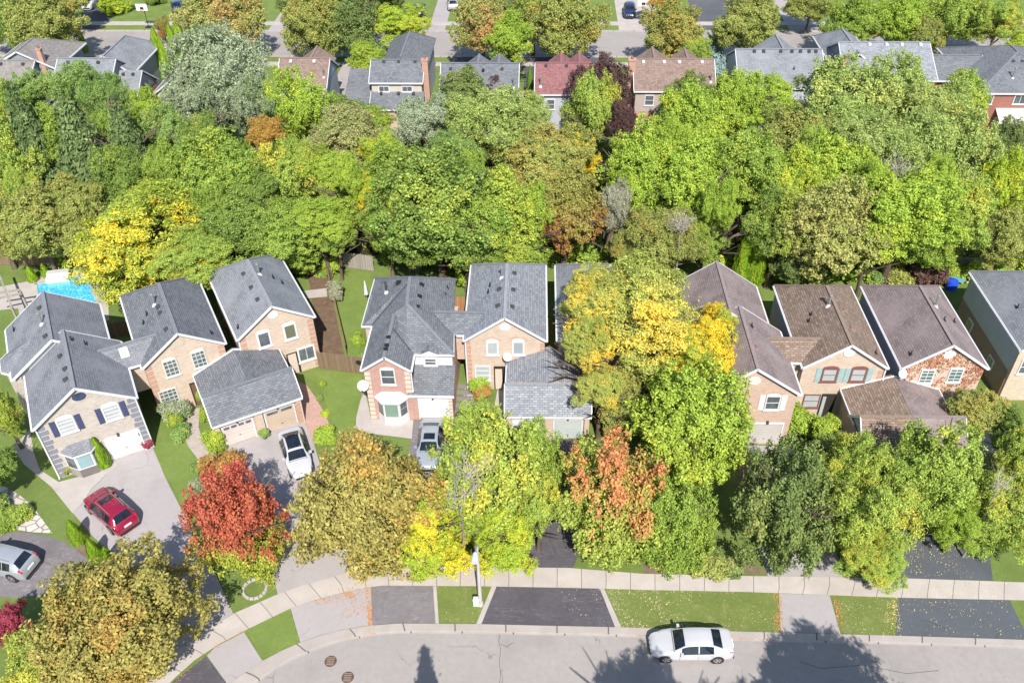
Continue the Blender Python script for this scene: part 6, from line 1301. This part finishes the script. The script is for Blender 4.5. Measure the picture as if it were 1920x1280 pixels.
# bare grey twigs, creeper, litter
def twigs(px, py, z, spread, label, n=60, L=2.2, up=1., bark=BARKG, seed=5):
    r = random.Random(seed); p = at(px, py, z); e = empty('bare_branches', (p.x, p.y, 0), 0, label, 'bare branches'); m = MB()
    m.tube([(0,0,0),(.1,0,z*.5),(0,0,z-1.)], [.09,.07,.05], 7); m.build('stem', bark, e); m = MB()
    for k in range(n):
        a = r.uniform(0, 6.28); d = Vector((math.cos(a)*spread, math.sin(a)*spread, up)); d.normalize(); l = L*r.uniform(.5,1.1); o = Vector((r.uniform(-.4,.4), r.uniform(-.4,.4), z-1.+r.uniform(-.3,.6))); mid = o + d*l*.5 + Vector((r.uniform(-.15,.15),)*3)
        m.tube([o, mid, o + d*l + Vector((0,0,-.1))], [.022,.014,.006], 4, cap=False)
        for q in range(4): s0 = o + d*l*r.uniform(.4,.9); m.tube([s0, s0 + Vector((r.uniform(-.5,.5), r.uniform(-.5,.5), r.uniform(.1,.6)))], [.012,.004], 3, cap=False)
    m.build('twigs', M_plain('grey_twigs', (.38,.34,.3), .9), e)
twigs(885, 875, 8.9, 1., 'bare pale twigs spreading in the middle of the tall light green tree', 22, 2.); twigs(860, 925, 7.2, 1., 'bare grey twigs at the left of the tall light green tree', 16, 1.6, seed=8); twigs(1278, 412, 8.8, 1.2, 'bare dead snag with radiating branches in a gap of the lime trees', 40, 1.8, seed=9); twigs(1880, 895, 7.6, 1., 'bare twigs in the crown at the right edge', 12, 1.2, seed=4); twigs(1690, 305, 11., 1.6, 'bare bleached branches in the right of the wood', 26, 2.6, seed=3)
def creeper(H, label):
    rng = np.random.default_rng(4); n = 5200; x = rng.uniform(.15, 6.05, n); z = rng.uniform(1.2, 7.3, n)
    wins = [H.px(1737,705), H.px(1790.5,703)]; dsc = H.px(1779.4,664)
    ok = z < 5.1 + np.minimum(x-.1, 6.15-x)*.7
    for q in wins: ok &= ~((abs(x-q.x) < .62) & (abs(z-q.z) < .85))
    ok &= (x-dsc.x)**2 + (z-dsc.z)**2 > .16
    dens = .5 + .5*np.sin(x*2.1+1)*np.sin(z*1.7+x) + .25*np.sin(x*5.3-z*4.1) + np.where(z > 4.6, .35, -.1) - np.where((z < 3.6) & (x > 2.4), .35, 0)
    ok &= rng.random(n) < np.clip(dens, .05, .95); x, z = x[ok], z[ok]
    C = np.stack([x, np.full(len(x), .27) - rng.random(len(x))*.08, z], 1); me = leaf_mesh('creeper', C, np.tile([0,-1.,.2], (len(x), 1)), .085, rng, rng.random(len(x)), z/7, jit=.35, up=.1)
    o = bpy.data.objects.new('creeper', me); COL.objects.link(o); o.parent = H.root; o.material_slots[0].link = 'OBJECT'; o.material_slots[0].material = M_leaf('leaf_creeper', (.3,.1,.05), (.42,.2,.12), (.5,.34,.24), .4, transl=.1); o['label'] = 'red brown creeper leaves over the gable wall'
creeper(G_, '')
def litter(name, regs, mat, size, label, z=.035):
    rng = np.random.default_rng(len(regs) + len(label)); P = []
    for poly, n in regs:
        W3 = np.array([at(x, y, 0)[:2] for x, y in poly]); lo, hi = W3.min(0), W3.max(0); q = rng.uniform(lo, hi, (n*3, 2)); ins = np.zeros(len(q), bool)
        for i in range(len(W3)):
            a, b = W3[i], W3[i-1]; c = ((a[1] > q[:, 1]) != (b[1] > q[:, 1])) & (q[:, 0] < (b[0]-a[0])*(q[:, 1]-a[1])/(b[1]-a[1]+1e-12) + a[0]); ins ^= c
        q = q[ins]; keep = rng.random(len(q)) < .25 + .75*(np.sin(q[:, 0]*1.3)*np.cos(q[:, 1]*1.9+q[:, 0]) > -.1); P.append(q[keep][:n])
    P = np.concatenate(P); C = np.column_stack([P, np.full(len(P), z) + rng.random(len(P))*.02]); me = leaf_mesh(name, C, np.tile([0,0,1.], (len(C), 1)), size, rng, rng.random(len(C)), rng.random(len(C)), jit=.3, up=.6)
    o = bpy.data.objects.new(name, me); COL.objects.link(o); o.material_slots[0].link = 'OBJECT'; o.material_slots[0].material = mat; tag(o, label, 'fallen leaves', kind='stuff')
PALE = M_leaf('litter_pale', (.55,.42,.28), (.7,.6,.42), None, transl=0.); ORL = M_leaf('litter_orange', (.45,.17,.05), (.55,.28,.12), None, transl=0.); YLL = M_leaf('litter_yellow', (.5,.4,.12), (.6,.5,.2), None, transl=0.)
litter('fallen_leaves', [([(1133,1104),(1300,1108),(1290,1178),(1165,1175)], 700), ([(1300,1108),(1458,1112),(1464,1184),(1290,1178)], 160), ([(1050,1102),(1125,1104),(1150,1172),(1060,1172)], 40), ([(818,1098),(920,1099),(893,1169),(823,1168)], 40), ([(1557,1115),(1680,1120),(1679,1190),(1576,1187)], 160)], PALE, .028, 'pale fallen leaves scattered on the grass verge', .03)
litter('fallen_leaves', [([(585,1126),(697,1100),(697,1112),(600,1135)], 700), ([(686,1100),(697,1100),(698,1172),(690,1172)], 500), ([(640,1181),(700,1171),(704,1189),(655,1197)], 400), ([(600,1100),(697,1100),(697,1150),(640,1160)], 260), ([(1448,1112),(1466,1112),(1470,1186),(1452,1184)], 300), ([(1160,1174),(1225,1176),(1225,1194),(1170,1190)], 260), ([(1370,1186),(1440,1188),(1440,1200),(1375,1198)], 250), ([(320,1284),(404,1206),(460,1180),(462,1184),(408,1214),(330,1284)], 300), ([(1560,1115),(1572,1115),(1585,1187),(1572,1187)], 160)], ORL, .035, 'orange brown fallen leaves along the kerb and driveway edges', .04)
litter('fallen_leaves', [([(1683,1012),(1800,1012),(1830,1083),(1684,1083)], 260), ([(1684,1085),(1893,1091),(1893,1122),(1684,1119)], 220), ([(1684,1124),(1890,1127),(1920,1195),(1680,1190)], 140), ([(1665,1115),(1684,1120),(1690,1200),(1650,1196)], 300), ([(780,900),(830,900),(820,1060),(715,1060)], 150)], YLL, .035, 'yellow fallen leaves on the dark driveway at the right', .035)
# orange leaves gathered in the valleys of the middle garage roof
r_ = np.random.default_rng(3); q = []
for k in range(900):
    t = r_.random(); sd = 1 if r_.random() < .5 else -1; x = 6.37 + sd*(t*3.0); zz = 4.2 - (t*3.0)*.42 + .06; y = -3.7 + t*1.4 + r_.normal(0, .05)
    if r_.random() < (.35 + .65*(t > .25)): q.append((x, y, zz))
q = np.array(q); me = leaf_mesh('roof_leaves', q, np.tile([0,0,1.], (len(q), 1)), .05, r_, r_.random(len(q)), r_.random(len(q)), jit=.4)
o = bpy.data.objects.new('roof_leaves', me); COL.objects.link(o); o.parent = G2.root; o.material_slots[0].link = 'OBJECT'; o.material_slots[0].material = ORL
bpy.context.view_layer.update()
